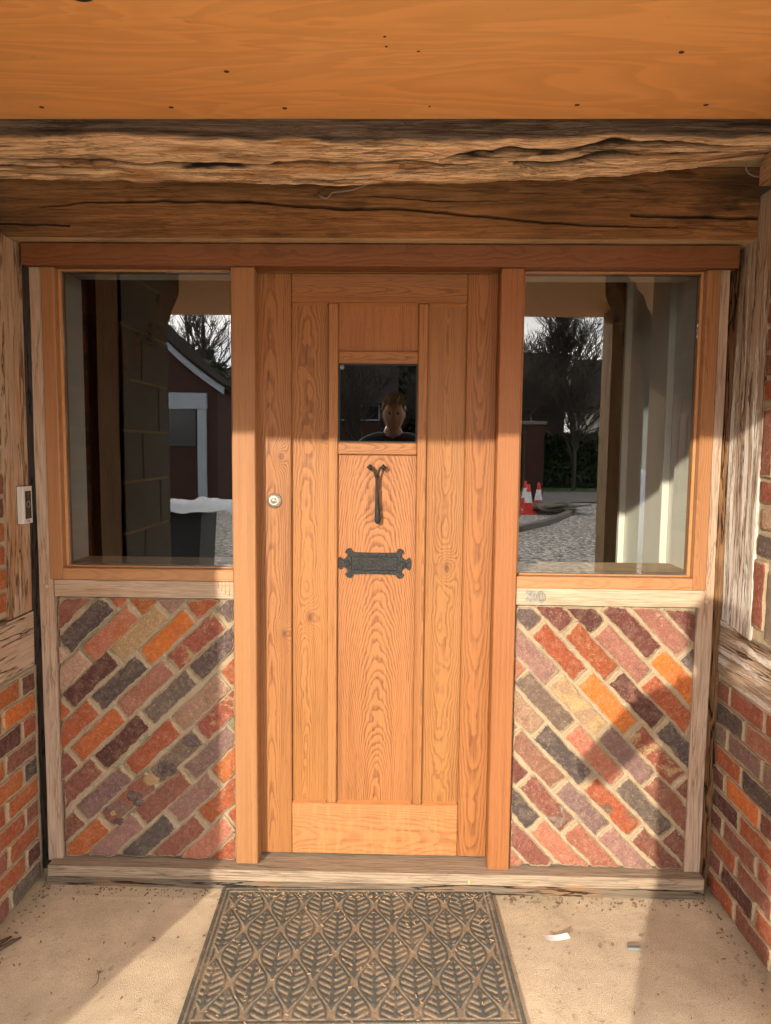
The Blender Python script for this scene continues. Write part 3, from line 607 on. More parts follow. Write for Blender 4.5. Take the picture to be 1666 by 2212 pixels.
def brick_mesh(poly, depth, step=.008, jit=.0040, dome=.002, rnd=None, proud=0.0):
    """poly (2-D, ccw, about 0) -> rough prism whose face looks along -Y, back at y=+depth"""
    rnd = rnd or random
    pts = []; jc = 0.0
    n = len(poly)
    for i in range(n):
        a, b_ = Vector(poly[i]), Vector(poly[(i + 1) % n]); L = (b_ - a).length; m = max(1, int(L / step))
        nr = Vector(((b_ - a).y, -(b_ - a).x)).normalized() if L > 1e-6 else Vector((0, 0)); lowf = rnd.uniform(-1, 1) * jit * .5
        for k_ in range(m):
            t = k_ / m; p = a.lerp(b_, t)
            jc = .6 * jc + jit * .55 * (rnd.random() - .5) * 2; j = jc - .0006 + lowf * math.sin(math.pi * t)
            if k_ == 0: p += (Vector((0, 0)) - p).normalized() * .0016 * rnd.uniform(.2, 2.2)
            pts.append(p + nr * j)
    c = sum(pts, Vector((0, 0))) / len(pts); bm = bmesh.new()
    ringsv = []
    for sc, yy in ((1.0, depth), (1.0, .0022), (.0, .0)):
        rv = []
        for p in pts:
            d = p - c; L = d.length; q = p if sc else c + d * max(0, (L - .0028) / L)
            rv.append(bm.verts.new((q.x, yy + (rnd.uniform(-.0006, .0006) if yy < .001 else 0) - proud, q.y)))
        ringsv.append(rv)
    inner = [bm.verts.new(((c + (p - c) * .80).x, rnd.uniform(-.0010, .0010) - proud - dome * .4, (c + (p - c) * .80).y)) for p in pts]; ringsv.append(inner)
    for a, b_ in zip(ringsv[:-1], ringsv[1:]):
        for i in range(len(pts)):
            j = (i + 1) % len(pts); bm.faces.new((a[i], a[j], b_[j], b_[i]))
    cv = bm.verts.new((c.x, -proud - dome * .5, c.y))
    for i in range(len(pts)): bm.faces.new((inner[i], inner[(i + 1) % len(pts)], cv))
    bmesh.ops.recalc_face_normals(bm, faces=bm.faces[:])
    me = bpy.data.meshes.new('brick'); bm.to_mesh(me); bm.free()
    ea = me.color_attributes.new('Edge', 'FLOAT_COLOR', 'POINT'); npt = len(pts)
    ev = np.zeros((len(me.vertices), 4)); ev[npt * 3:, :3] = 1; ev[:, 3] = 1; ea.data.foreach_set('color', ev.reshape(-1).astype(np.float32))
    me.polygons.foreach_set('use_smooth', [True] * len(me.polygons))
    if hasattr(me, 'set_sharp_from_angle'): me.set_sharp_from_angle(angle=R(60))
    me.materials.append(M['brick']); return me
def paint_brick(o, key, second=None, amt=0.0, rnd=random):
    c = PAL[key]; j = rnd.uniform(.88, 1.12); o.color = (c[0] * j, c[1] * j * rnd.uniform(.95, 1.05), c[2] * j, 1)
    o['second_colour'] = PAL.get(second, PAL['tan']) if second else PAL['palepink']; o['second_amount'] = float(amt)
def mortar_slab(name, x0, x1, z0, z1, y, mat, parent, amp=.004, seed=0, res=.006, thick=.03, hole=None):
    nx, nz_ = int((x1 - x0) / res) + 2, int((z1 - z0) / res) + 2
    X, Z = np.meshgrid(np.linspace(x0, x1, nx), np.linspace(z0, z1, nz_), indexing='ij')
    Y = y + fbm(X * 9 + seed, Z * 9, 0 * X, 4) * amp * 1.4 + fbm(X * 60 + seed, Z * 60, 0 * X, 3) * amp * .5
    edge = np.minimum.reduce([X - x0, x1 - X, Z - z0, z1 - Z]); Y[edge < 1e-6] = y + thick
    c = Vector(((x0 + x1) / 2, 0, (z0 + z1) / 2)); P = np.stack([X - c.x, Y, Z - c.z], -1)
    return link(name, grid_mesh(name, P), mat, parent, c - wl(parent))
def diag_panel(label, x0, x1, z0, z1, ymort, rows, A, tomap, pitch, rowh, mat, seed):
    o = empty('brick_panel', ((x0 + x1) / 2, ymort, z0), label, 'brick panel'); rnd = random.Random(seed)
    mortar_slab('mortar', x0 - .001, x1 + .001, z0 - .0, z1 + .0, ymort, mat, o, seed=seed)
    ca, sa = math.cos(A), math.sin(A)
    for vv, bricks in rows:
        bricks = sorted(bricks, key=lambda b_: b_[0]); us = [b_[0] for b_ in bricks]
        for i, bk in enumerate(bricks):
            lo = (us[i - 1] + us[i]) / 2 if i else us[i] - pitch / 2
            hi = (us[i + 1] + us[i]) / 2 if i < len(us) - 1 else us[i] + pitch / 2
            g = rnd.uniform(6, 11)
            t0, t1 = rnd.uniform(5, 10), rnd.uniform(5, 10); sk = rnd.uniform(-2.5, 2.5)
            cr = [(lo + g, vv - rowh / 2 + t0 + sk), (hi - g, vv - rowh / 2 + t0 - sk), (hi - g, vv + rowh / 2 - t1 - sk), (lo + g, vv + rowh / 2 - t1 + sk)]
            W = [tomap(u, v_) for u, v_ in cr]
            if area(W) < 0: W = W[::-1]
            W = clip_poly(W, x0 + .004 * rnd.random(), x1 - .004 * rnd.random(), z0 + .004 * rnd.random(), z1 - .010 * rnd.random())
            if len(W) < 3 or abs(area(W)) < .0004: continue
            # drop near duplicate corners
            W = [p for i_, p in enumerate(W) if math.dist(p, W[i_ - 1]) > .003]
            if len(W) < 3: continue
            cx, cz = sum(p[0] for p in W) / len(W), sum(p[1] for p in W) / len(W)
            me = brick_mesh([(p[0] - cx, p[1] - cz) for p in W], .02, rnd=rnd, proud=rnd.uniform(.0, .003))
            b_ = link('brick', me, None, o, Vector((cx, ymort - .0045, cz)) - wl(o))
            paint_brick(b_, bk[1], bk[2] if len(bk) > 2 else None, bk[3] if len(bk) > 3 else .12, rnd)
    return o
AL = R(43.0); AR = R(46.0)
SL = (.604 / 1060., .932 / 1565.)
def mapL(u, v):      # rotated axes of the left panel -> x, z on the wall
    px = u * math.cos(AL) + v * math.sin(AL); py = -u * math.sin(AL) + v * math.cos(AL)
    return (-1.170 + (px - 352) * .000566 - (py - 265) * .0000105, 1.003 - (py - 265) * .000596)
def mapR(u, v):
    px = u * math.cos(AR) - v * math.sin(AR); py = u * math.sin(AR) + v * math.cos(AR)
    return (.392 + (px - 138) * .000563 + (py - 320) * .0000165, .994 - (py - 320) * .000585)
rowsL = [
 (528, [(68, 'redbrown', 'palepink', .3)]),
 (672, [(-300, 'palepink', 'pink', .4), (101, 'dslate', 'slate', .1), (500, 'orred')]),
 (803, [(-230, 'palepink', 'tan', .5), (176, 'salmon', 'orange', .55), (590, 'orange')]),
 (922, [(-530, 'orred'), (-92, 'dmaroon', 'maroon', .1), (314, 'tan', 'palepink', .55), (715, 'ppink', 'grey', .5)]),
 (1055, [(-390, 'orred', 'orange', .3), (19, 'dslate', 'slate', .3), (422, 'bright', 'orred', .3), (825, 'orred')]),
 (1190, [(-700, 'redbrown'), (-291, 'orange', 'bright', .4), (105, 'pink', 'red', .5), (536, 'red', 'tan', .6), (930, 'slate')]),
 (1325, [(-615, 'redbrown'), (-212, 'dmaroon', 'maroon', .2), (190, 'brownblk', 'grey', .45), (590, 'slate', 'purple', .4)]),
 (1475, [(-910, 'redbrown'), (-507, 'purple', 'slate', .4), (-101, 'orred', 'orange', .4), (313, 'tanpink', 'ppink', .55), (700, 'orred')]),
 (1610, [(-830, 'orange', 'orred', .3), (-424, 'redbrown', 'slate', .60), (-12, 'browngrey', 'brownblk', .5), (362, 'red', 'tan', .55), (760, 'red')]),
 (1738, [(-660, 'ppink', 'redbrown', .4), (-251, 'redbrown', 'salmon', .3), (155, 'purple', 'slate', .3), (560, 'orred', 'orange', .4)]),
 (1870, [(-900, 'slate'), (-494, 'dslate', 'slate', .3), (-110, 'ppink', 'browngrey', .5), (250, 'orange')]),
 (2002, [(-760, 'redbrown'), (-362, 'redbrown', 'red', .5), (30, 'orred', 'red', .4)]),
 (2133, [(-640, 'salmon'), (-237, 'salmon', 'redbrown', .4), (160, 'orred')]),
 (2262, [(-160, 'orred', 'red', .3), (240, 'orred')]),
]
# the brick that was mended with slate bits sits in row 8/9: split it into its stones
rowsL[9][1].insert(0, (-1050, 'redbrown'))
diag_panel('diagonal brick panel with rows rising to the right, below the left window', -1.1705, -.5580, .0765, 1.0085, -.030, rowsL, AL, mapL, 406, 135, M['mortar_left'], 11)
PL = [o for o in COL.objects if o.get('label', '').startswith('diagonal brick panel with rows rising')][0]
rndc = random.Random(21)
for cx_, cy_, rw_, rh_, key in ((1175, 1100, 62, 46, 'slate'), (1022, 1270, 66, 56, 'dslate'), (815, 1435, 56, 40, 'slate'), (845, 1478, 40, 30, 'slate'), (722, 1592, 38, 30, 'slate'), (925, 1340, 62, 40, 'tan'), (688, 1545, 26, 22, 'tan')):
    P = [(.00057 * rw_ * math.cos(a_) * rndc.uniform(.8, 1.15), .00057 * rh_ * math.sin(a_) * rndc.uniform(.8, 1.15)) for a_ in [k_ * math.pi / 4 + .3 for k_ in range(8)]]
    me = brick_mesh(P, .015, step=.012, jit=.002, rnd=rndc, proud=.0035)
    ev_ = np.ones((len(me.vertices), 4), dtype=np.float32); me.color_attributes['Edge'].data.foreach_set('color', ev_.reshape(-1))
    b_ = link('stone_chip', me, None, PL, Vector((-1.170 + (cx_ - 352) * .000566 - (cy_ - 265) * .0000105, -.0365, 1.003 - (cy_ - 265) * .000596)) - wl(PL)); paint_brick(b_, key, 'grey', .45, rndc)
rowsR = [
 (-563, [(1060, 'maroon', 'purple', .3)]),
 (-432, [(1000, 'pink', 'palepink', .5, 10), (1420, 'slate', 'purple', .3)]),
 (-290, [(890, 'maroon', 'redbrown', .3), (1310, 'bright', 'orange', .2)]),
 (-150, [(560, 'dmaroon', 'purple', .5), (955, 'pink', 'slate', .5), (1370, 'orred', 'redbrown', .3)]),
 (-25, [(440, 'maroon', 'dmaroon', .2), (820, 'orred', 'orange', .4), (1223, 'dmaroon', 'redbrown', .5), (1630, 'dslate', 'brownblk', .5)]),
 (115, [(300, 'slate', 'grey', .3), (681, 'orred', 'redbrown', .45), (1119, 'bright', 'orange', .4), (1545, 'red', 'tan', .58), (1960, 'redbrown')]),
 (255, [(570, 'ppink', 'slate', .5), (1008, 'tan', 'tanpink', .6), (1412, 'purple', 'ppink', .4), (1830, 'redbrown', 'browngrey', .4)]),
 (390, [(430, 'salmon'), (848, 'browngrey', 'grey', .5), (1287, 'salmon', 'redbrown', .4), (1725, 'brownblk', 'brown', .4), (2140, 'redbrown')]),
 (528, [(740, 'tanpink', 'brown', .5), (1155, 'dslate', 'grey', .5), (1590, 'orred', 'brownblk', .55), (2000, 'redbrown', 'salmon', .3)]),
 (668, [(640, 'grey'), (1079, 'brown', 'purple', .55), (1468, 'purple', 'slate', .4), (1856, 'ppink', 'purple', .4)]),
 (808, [(900, 'maroon', 'redbrown', .4), (1301, 'redbrown', 'grey', .5), (1697, 'salmon', 'pink', .3)]),
 (948, [(1140, 'dslate', 'dmaroon', .5), (1551, 'salmon', 'palepink', .35)]),
 (1090, [(1410, 'redbrown', 'salmon', .4), (1800, 'salmon')]),
 (1225, [(1290, 'salmon', 'palepink', .3), (1680, 'salmon')]),
]
diag_panel('diagonal brick panel with rows falling to the right, below the right window', .3905, 1.0010, .0765, 1.0005, -.030, rowsR, AR, mapR, 425, 137, M['mortar'], 12)

# ------------------------------------------------------------------ side walls of the porch
def rowwall(root, xf, face, yA, yB, z0, z1, rows, rnd, pal, depth=.02, first=None, ch=.075):
    """courses of bricks on the plane x=xf looking along +x (face=1) or -x; y runs from yA (corner) to yB (viewer)"""
    z = z1; i = 0
    while z - .062 > z0 - .03:
        spec = rows[i] if i < len(rows) else None
        half = (i % 2 == 0); y = yA; k_ = 0
        while y > yB + .01:
            L = (.085 if half else .190) if k_ == 0 else .215
            e = max(yB, y - L)
            if y - e > .03:
                zb = max(z - .065, z0); P = [(-(y - e) / 2, -(z - zb) / 2), ((y - e) / 2, -(z - zb) / 2), ((y - e) / 2, (z - zb) / 2), (-(y - e) / 2, (z - zb) / 2)]
                me = brick_mesh(P, depth, .014 if y > -.7 else .03, rnd=rnd, proud=rnd.uniform(0, .003))
                b_ = link('brick', me, None, root, Vector((xf, (y + e) / 2, (z + zb) / 2)) - wl(root), (0, 0, R(90) * face))
                key = spec[k_] if spec and k_ < len(spec) else rnd.choice(pal)
                paint_brick(b_, key, rnd.choice(('palepink', 'orange', 'slate', 'redbrown')), rnd.uniform(.05, .35), rnd)
            y = e - .010; k_ += 1
        z -= ch; i += 1
def mortar_wall(root, xf, face, yA, yB, z0, z1, mat, seed, thick=.1):
    res = .009; nx, nz_ = int(abs(yA - yB) / res) + 2, int((z1 - z0) / res) + 2
    Y, Z = np.meshgrid(np.linspace(yB, yA, nx), np.linspace(z0, z1, nz_), indexing='ij')
    X = xf - face * .004 + fbm(Y * 9 + seed, Z * 9, 0 * Y, 4) * .005 + fbm(Y * 60 + seed, Z * 60, 0 * Y, 3) * .002
    edge = np.minimum.reduce([Y - yB, yA - Y, Z - z0, z1 - Z]); X[edge < 1e-6] = xf - face * thick
    p = wl(root); P = np.stack([X - p.x, Y - p.y, Z - p.z], -1)
    if face > 0: P = P[:, ::-1]
    P = P[::-1] if False else P
    return link('mortar', grid_mesh('mortar', P), mat, root)
rnd = random.Random(5)
lw = empty('side_wall', (-1.25, -.3, 0), 'orange and red brick lower side wall at the far left beside the slim grey post', 'wall')
rowsLW = [['maroon', 'orange'], ['bright', 'orange'], ['orred', 'dmaroon'], ['redbrown', 'orange'], ['dslate', 'orange'], ['orange', 'orred'], ['redbrown', 'orred'], ['orred', 'red'], ['dmaroon', 'orred'], ['brownblk', 'redbrown']]
mortar_wall(lw, -1.252, 1, -.01, -.475, .0, .770, M['mortar'], 1)
rowwall(lw, -1.249, 1, -.050, -.475, .006, .752, rowsLW, rnd, ['orange', 'orred', 'redbrown', 'maroon', 'orange', 'dslate'])
lw2 = empty('side_wall', (-1.25, -.3, .96), 'orange brick infill above the rail at the far left edge', 'wall')
mortar_wall(lw2, -1.252, 1, -.15, -.475, .962, 2.36, M['mortar'], 2)
rowwall(lw2, -1.249, 1, -.197, -.475, .97, 2.33, [], rnd, ['orange', 'orred', 'redbrown', 'orange', 'maroon'])
def wpl(V):
    V = V.copy(); V[:, 1] += np.where(V[:, 1] < -.12, .028 * (V[:, 2] - 1.0), 0); return V
tag(rough_box('timber_post', -1.36, -1.2475, -.192, -.046, .962, 2.171, M['post_left'], None, 'Z', .0035, .009, seed=8, warp=wpl), 'pale cracked old timber post carrying the doorbell', 'post')
tag(rough_box('timber_rail', -1.36, -1.2455, -.475, -.050, .772, .9585, weathered('rail_left', (.44, .31, .22), (.31, .21, .14), (.03, .02, .01), 'Y', rust=.1, drk=.35, bmp=.003, seed=11.), None, 'Y', .003, .009, seed=9), 'thick pale timber rail with a long split in the left side wall', 'rail')
# further along the left wall: post, block pier
tag(rough_box('timber_post', -1.36, -1.215, -.69, -.478, .0, 2.44, M['porch_oak'], None, 'Z', .004, .02, seed=10), 'brown oak post halfway along the left side wall, seen mirrored in the left window', 'post')
bw = empty('block_pier', (-1.3, -1.0, 0), 'grey concrete block pier with yellow mortar at the left porch opening', 'pier')
M['block'] = flat('concrete_block', (.16, .145, .12), .92, 0, .3, 25, .003); M['ymortar'] = flat('yellow_mortar', (.45, .30, .12), .95, 0, .25, 40, .003)
box('mortar_core', -1.44, -1.206, -1.295, -.70, .0, 2.44, M['ymortar'], bw, 0)
z = .005; i = 0
while z < 2.42:
    y = -.70; k_ = 0
    while y > -1.29:
        L = .44 if (k_ or i % 2) else .215; e = max(-1.300, y - L); zt = min(z + .215, 2.438)
        box('block', -1.45, -1.200, e, y, z, zt, M['block'], bw, .003); y = e - .012; k_ += 1
    z += .227; i += 1

rw = empty('side_wall', (1.09, -.25, 0), 'mixed red and slate brick lower side wall at the far right', 'wall')
rowsRW = [['redbrown', 'red'], ['dslate', 'salmon'], ['browngrey', 'purple'], ['orred', 'dslate'], ['maroon', 'bright'], ['dmaroon', 'orred'], ['maroon', 'redbrown'], ['orred', 'redbrown'], ['redbrown', 'dmaroon'], ['orred', 'redbrown']]
mortar_wall(rw, 1.092, -1, .015, -.62, .0, .800, M['mortar'], 3)
rowwall(rw, 1.089, -1, -.018, -.62, .006, .752, rowsRW, rnd, ['redbrown', 'maroon', 'orred', 'purple', 'dslate', 'red'])
rw2 = empty('side_wall', (1.09, -.4, 1.0), 'brick infill with upright bricks above the painted rail at the far right', 'wall')
mortar_wall(rw2, 1.092, -1, -.18, -.55, .93, 2.40, M['mortar'], 4)
def rb(y0, y1, z0, z1, key, sec='palepink', a=.2):
    P = [(-(y0 - y1) / 2, -(z1 - z0) / 2), ((y0 - y1) / 2, -(z1 - z0) / 2), ((y0 - y1) / 2, (z1 - z0) / 2), (-(y0 - y1) / 2, (z1 - z0) / 2)]
    me = brick_mesh(P, .02, .014, rnd=rnd, proud=rnd.uniform(0, .003)); b_ = link('brick', me, None, rw2, Vector((1.089, (y0 + y1) / 2, (z0 + z1) / 2)) - wl(rw2), (0, 0, R(-90))); paint_brick(b_, key, sec, a, rnd)
rb(-.222, -.288, .985, 1.197, 'red'); rb(-.300, -.365, .960, 1.172, 'grey', 'brownblk', .5); rb(-.375, -.44, .96, 1.17, 'redbrown'); rb(-.45, -.515, .96, 1.17, 'orred')
rb(-.225, -.44, 1.210, 1.275, 'slate', 'purple', .3); rb(-.45, -.55, 1.21, 1.275, 'red')
rb(-.240, -.455, 1.290, 1.355, 'palepink', 'red', .4); rb(-.225, -.44, 1.368, 1.433, 'red', 'orred', .5); rb(-.45, -.55, 1.33, 1.433, 'redbrown')
rb(-.222, -.288, 1.445, 1.655, 'redbrown', 'red', .4); rb(-.298, -.363, 1.445, 1.655, 'maroon'); rb(-.375, -.44, 1.445, 1.655, 'red'); rb(-.45, -.515, 1.445, 1.655, 'maroon')
zz = 1.668; i = 0
while zz < 2.3:
    rb(-.215 - .0 * i, -.43, zz, zz + .065, rnd.choice(['red', 'orred', 'redbrown', 'maroon'])); rb(-.44, -.55, zz, zz + .065, rnd.choice(['red', 'maroon'])); zz += .076; i += 1
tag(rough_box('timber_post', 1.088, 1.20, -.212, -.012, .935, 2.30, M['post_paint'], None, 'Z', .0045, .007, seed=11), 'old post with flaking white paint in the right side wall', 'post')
def wr(V):
    V = V.copy(); t = np.clip((-V[:, 1] - .01) / .6, 0, 1); V[:, 2] -= .06 * np.sin(t * math.pi) * .4; return V
tag(rough_box('timber_rail', 1.086, 1.20, -.62, -.012, .775, .962, M['rail_paint'], None, 'Y', .005, .008, seed=12, warp=wr), 'bowed rail with flaking white paint in the right side wall', 'rail')
tag(rough_box('timber_post', 1.07, 1.22, -.76, -.56, .0, 2.44, M['porch_oak'], None, 'Z', .004, .02, seed=13), 'weathered post ending the right side wall, seen mirrored in the right window', 'post')

# doorbell
db = empty('doorbell', (-1.2455, -.092, 1.263), 'slim silver video doorbell with black front on the pale left post', 'doorbell')
M['silver'] = flat('brushed_silver', (.56, .53, .50), .35, .25, .04, 20); M['blackgloss'] = flat('black_gloss', (.012, .011, .010), .12, 0, .1, 5, 0, .6)
bm = bmesh.new(); bm_box(bm, 0.0, .0195, -.031, .031, 0, .122)
bmesh.ops.bevel(bm, geom=[e for e in bm.edges if abs((e.verts[0].co - e.verts[1].co).z) > .05 and e.verts[0].co.x > .01], offset=.006, segments=4, affect='EDGES')
bm_obj('shell', bm, M['silver'], db)
bm = bmesh.new(); bm_box(bm, -.002, .0, -.0345, .033, -.002, .124); bm_obj('back_plate', bm, M['gasket'], db)
bm = bmesh.new(); bm_box(bm, .0190, .0202, -.0185, .0185, .0155, .107); bm_obj('front_panel', bm, M['blackgloss'], db)
AX = Matrix(((0, 0, 1, 0), (1, 0, 0, 0), (0, 1, 0, 0), (0, 0, 0, 1)))
bm = bmesh.new(); lathe_bm(bm, [(.0085, 0), (.0085, .0012), (.006, .0016), (.0, .0022)], AX, 24); bm_obj('lens', bm, flat('lens_brown', (.09, .035, .02), .15), db, True, loc=(.0202, 0, .093))
bm = bmesh.new(); lathe_bm(bm, [(.0085, 0), (.0092, .0008), (.0105, .0008), (.0112, .0)], AX, 32); bm_obj('button_ring', bm, flat('grey_ring', (.16, .15, .14), .4), db, True, loc=(.0202, 0, .063))
def text_mesh(name, body, size, ext, mat, parent, loc, rot):
    cu = bpy.data.curves.new(name, 'FONT'); cu.body = body; cu.size = size; cu.extrude = ext; cu.align_x = 'CENTER'; cu.resolution_u = 2
    t = bpy.data.objects.new(name, cu); COL.objects.link(t); dg = bpy.context.evaluated_depsgraph_get(); me = bpy.data.meshes.new_from_object(t.evaluated_get(dg))
    bpy.data.objects.remove(t); me.materials.clear(); o = link(name, me, mat, parent, loc, rot); return o
text_mesh('lettering', 'ring', .0125, .0003, flat('grey_print', (.22, .18, .16), .6), db, (.0198, 0, .0050), (R(90), 0, R(90)))

# house number 30
hn = empty('house_number', (.455, -.047, 1.013), 'raised silvery metal house number 30 on the pale rail', 'house number')
M['numeral'] = flat('dull_aluminium', (.24, .245, .23), .5, .3, .2, 60, .0008)
k = .0001222
three = [(383, 287), (600, 292), (614, 304), (610, 352), (562, 402), (548, 420), (592, 455), (617, 508), (610, 556), (562, 598), (485, 606), (402, 582), (366, 538), (370, 497), (398, 476), (438, 474), (460, 500), (455, 532), (480, 556), (513, 552), (534, 520), (528, 480), (492, 447), (465, 427), (470, 396), (513, 360), (480, 350), (425, 352), (412, 368), (386, 366), (374, 330)]
bm = bmesh.new(); f0, f1 = prism(bm, [((x - 630) * k, (600 - y) * k) for x, y in three], -.0065, .001)
bmesh.ops.bevel(bm, geom=list(f0.edges), offset=.0008, segments=2, affect='EDGES'); bmesh.ops.recalc_face_normals(bm, faces=bm.faces[:]); bm_obj('numeral', bm, M['numeral'], hn)
bm = bmesh.new(); n_ = 36; rings_ = []
for (yy, g0, g1) in ((.001, 1.0, 1.0), (-.0055, 1.0, 1.0), (-.0065, .95, 1.12)):
    o_ = []; i_ = []
    for a in range(n_):
        t = 2 * math.pi * a / n_; o_.append(bm.verts.new(((770 + 122 * g0 * math.cos(t) - 630) * k, yy, (600 - 450 + 153 * g0 * math.sin(t)) * k)))
        sx = 37 * g1 * (1 if abs(math.cos(t)) > .35 else abs(math.cos(t)) / .35) * (1 if math.cos(t) > 0 else -1)
        i_.append(bm.verts.new(((770 + sx - 630) * k, yy, (600 - 450 + 102 * g1 * math.sin(t)) * k)))
    rings_.append((o_, i_))
for (o0, i0), (o1, i1) in zip(rings_[:-1], rings_[1:]):
    for a in range(n_):
        b_ = (a + 1) % n_; bm.faces.new((o0[a], o0[b_], o1[b_], o1[a])); bm.faces.new((i0[a], i1[a], i1[b_], i0[b_]))
o1, i1 = rings_[-1]
for a in range(n_): b_ = (a + 1) % n_; bm.faces.new((o1[a], o1[b_], i1[b_], i1[a]))
bmesh.ops.recalc_face_normals(bm, faces=bm.faces[:]); bm_obj('numeral', bm, M['numeral'], hn)
for px, py in ((500, 325), (570, 500), (702, 388), (838, 525)):
    bm = bmesh.new(); lathe_bm(bm, [(.0016, .0060), (.0014, .0070), (0, .0071)], FACE, 10); bm_obj('pin', bm, M['gasket'], hn, loc=((px - 630) * k, 0, (600 - py) * k))

# ------------------------------------------------------------------ beams and ceiling
def face_beam():
    """brown beam over the header: front face with long drying cracks, underside painted paler as if lit by bounce"""
    x0, x1, z0, z1, yf = -1.42, 1.098, 2.1735, 2.386, -.12
    us = np.linspace(x0, x1, 900)
    # profile: back bottom -> front bottom -> up the front -> back top
    zs = np.linspace(z0, z1, 120); prof = [(.10, z0), (-.06, z0), (-.112, z0)] + [(yf, z) for z in zs] + [(.1, z1)]
    Pf = np.array(prof); X = np.repeat(us[:, None], len(prof), 1); Y = np.repeat(Pf[None, :, 0], len(us), 0); Z = np.repeat(Pf[None, :, 1], len(us), 0)
    Y = Y.copy(); Z = Z.copy(); front = (np.arange(len(prof)) >= 3) & (np.arange(len(prof)) < len(prof) - 1)
    rough = fbm(X * 4, Z * 50, 0 * X, 4) * .004 + fbm(X * 30, Z * 120, 0 * X + 3, 3) * .0012
    cracks = [([(-1.42, 2.215), (-1.18, 2.212), (-1.05, 2.208)], .0020), ([(-1.15, 2.262), (-1.06, 2.27), (-1.0, 2.281), (-.7, 2.282), (-.5, 2.281), (-.2, 2.262), (0, 2.262), (.25, 2.238), (.45, 2.222), (.62, 2.212), (.85, 2.208)], .0036), ([(.70, 2.245), (.85, 2.240), (1.09, 2.236)], .0036), ([(-.12, 2.300), (.1, 2.285), (.3, 2.283)], .0012)]
    D = np.zeros_like(X)
    for pl, wd in cracks:
        px = np.array([p[0] for p in pl]); pz = np.array([p[1] for p in pl])
        zc = np.interp(X, px, pz) + fbm(X * 16, X * 0, X * 0, 3) * .006
        t = np.clip((X - px[0]) / (px[-1] - px[0]), 0, 1); ww = wd * (np.sin(np.pi * np.clip(t, .0, 1)) ** .5 if pl[-1][0] < 1.05 and pl[0][0] > -1.3 else np.ones_like(t)) + 1e-6
        ins = (X >= px[0]) & (X <= px[-1]); D = np.maximum(D, np.where(ins, np.exp(-((Z - zc) / ww) ** 2), 0))
    Y[:, front] += (rough + D * .016)[:, front]
    Z[:, :3] += (fbm(X * 5, Y * 40, 0 * X, 3) * .004)[:, :3]
    b = fbm(X * 2.2, Z * 9, 0 * X + 1, 5); st = fbm(X * 5, Z * 60, 0 * X + 2, 4)
    C = np.array([.29, .142, .055])[None, None] * (1 + 1.0 * b[..., None] + .6 * st[..., None])
    dark = np.clip(sst(-.80, -1.25, X) * .45 * sst(2.35, 2.2, Z) + sst(.85, 1.08, X) * .8 * sst(-.1, .25, fbm(X * 6, Z * 26, 0 * X + 8, 4)) + sst(.12, .3, fbm(X * 7, Z * 22, 0 * X + 6, 4)) * .5 + D * .8, 0, 1)[..., None]
    C = C * (1 - dark) + np.array([.03, .018, .010]) * dark
    pale = np.zeros_like(X); pale[:, :3] = 1.0; C = C * (1 - pale[..., None]) + np.array([.62, .42, .24]) * (1 + .4 * b[..., None]) * pale[..., None]  # bounce light from the floor painted into the underside as a paler colour
    c = Vector((0, 0, 2.28)); P = np.stack([X, Y, Z - c.z], -1)
    me = grid_mesh('beam', P[:, ::-1], np.clip(C, 0, 1)[:, ::-1]); me.set_sharp_from_angle(angle=R(55))
    o = link('lintel_beam', me, attr_mat('brown_beam', .8, 'X', .0015, dk=.7, crack=.35), None, c); tag(o, 'brown oak beam with long drying cracks directly over the door header', 'beam')
face_beam()
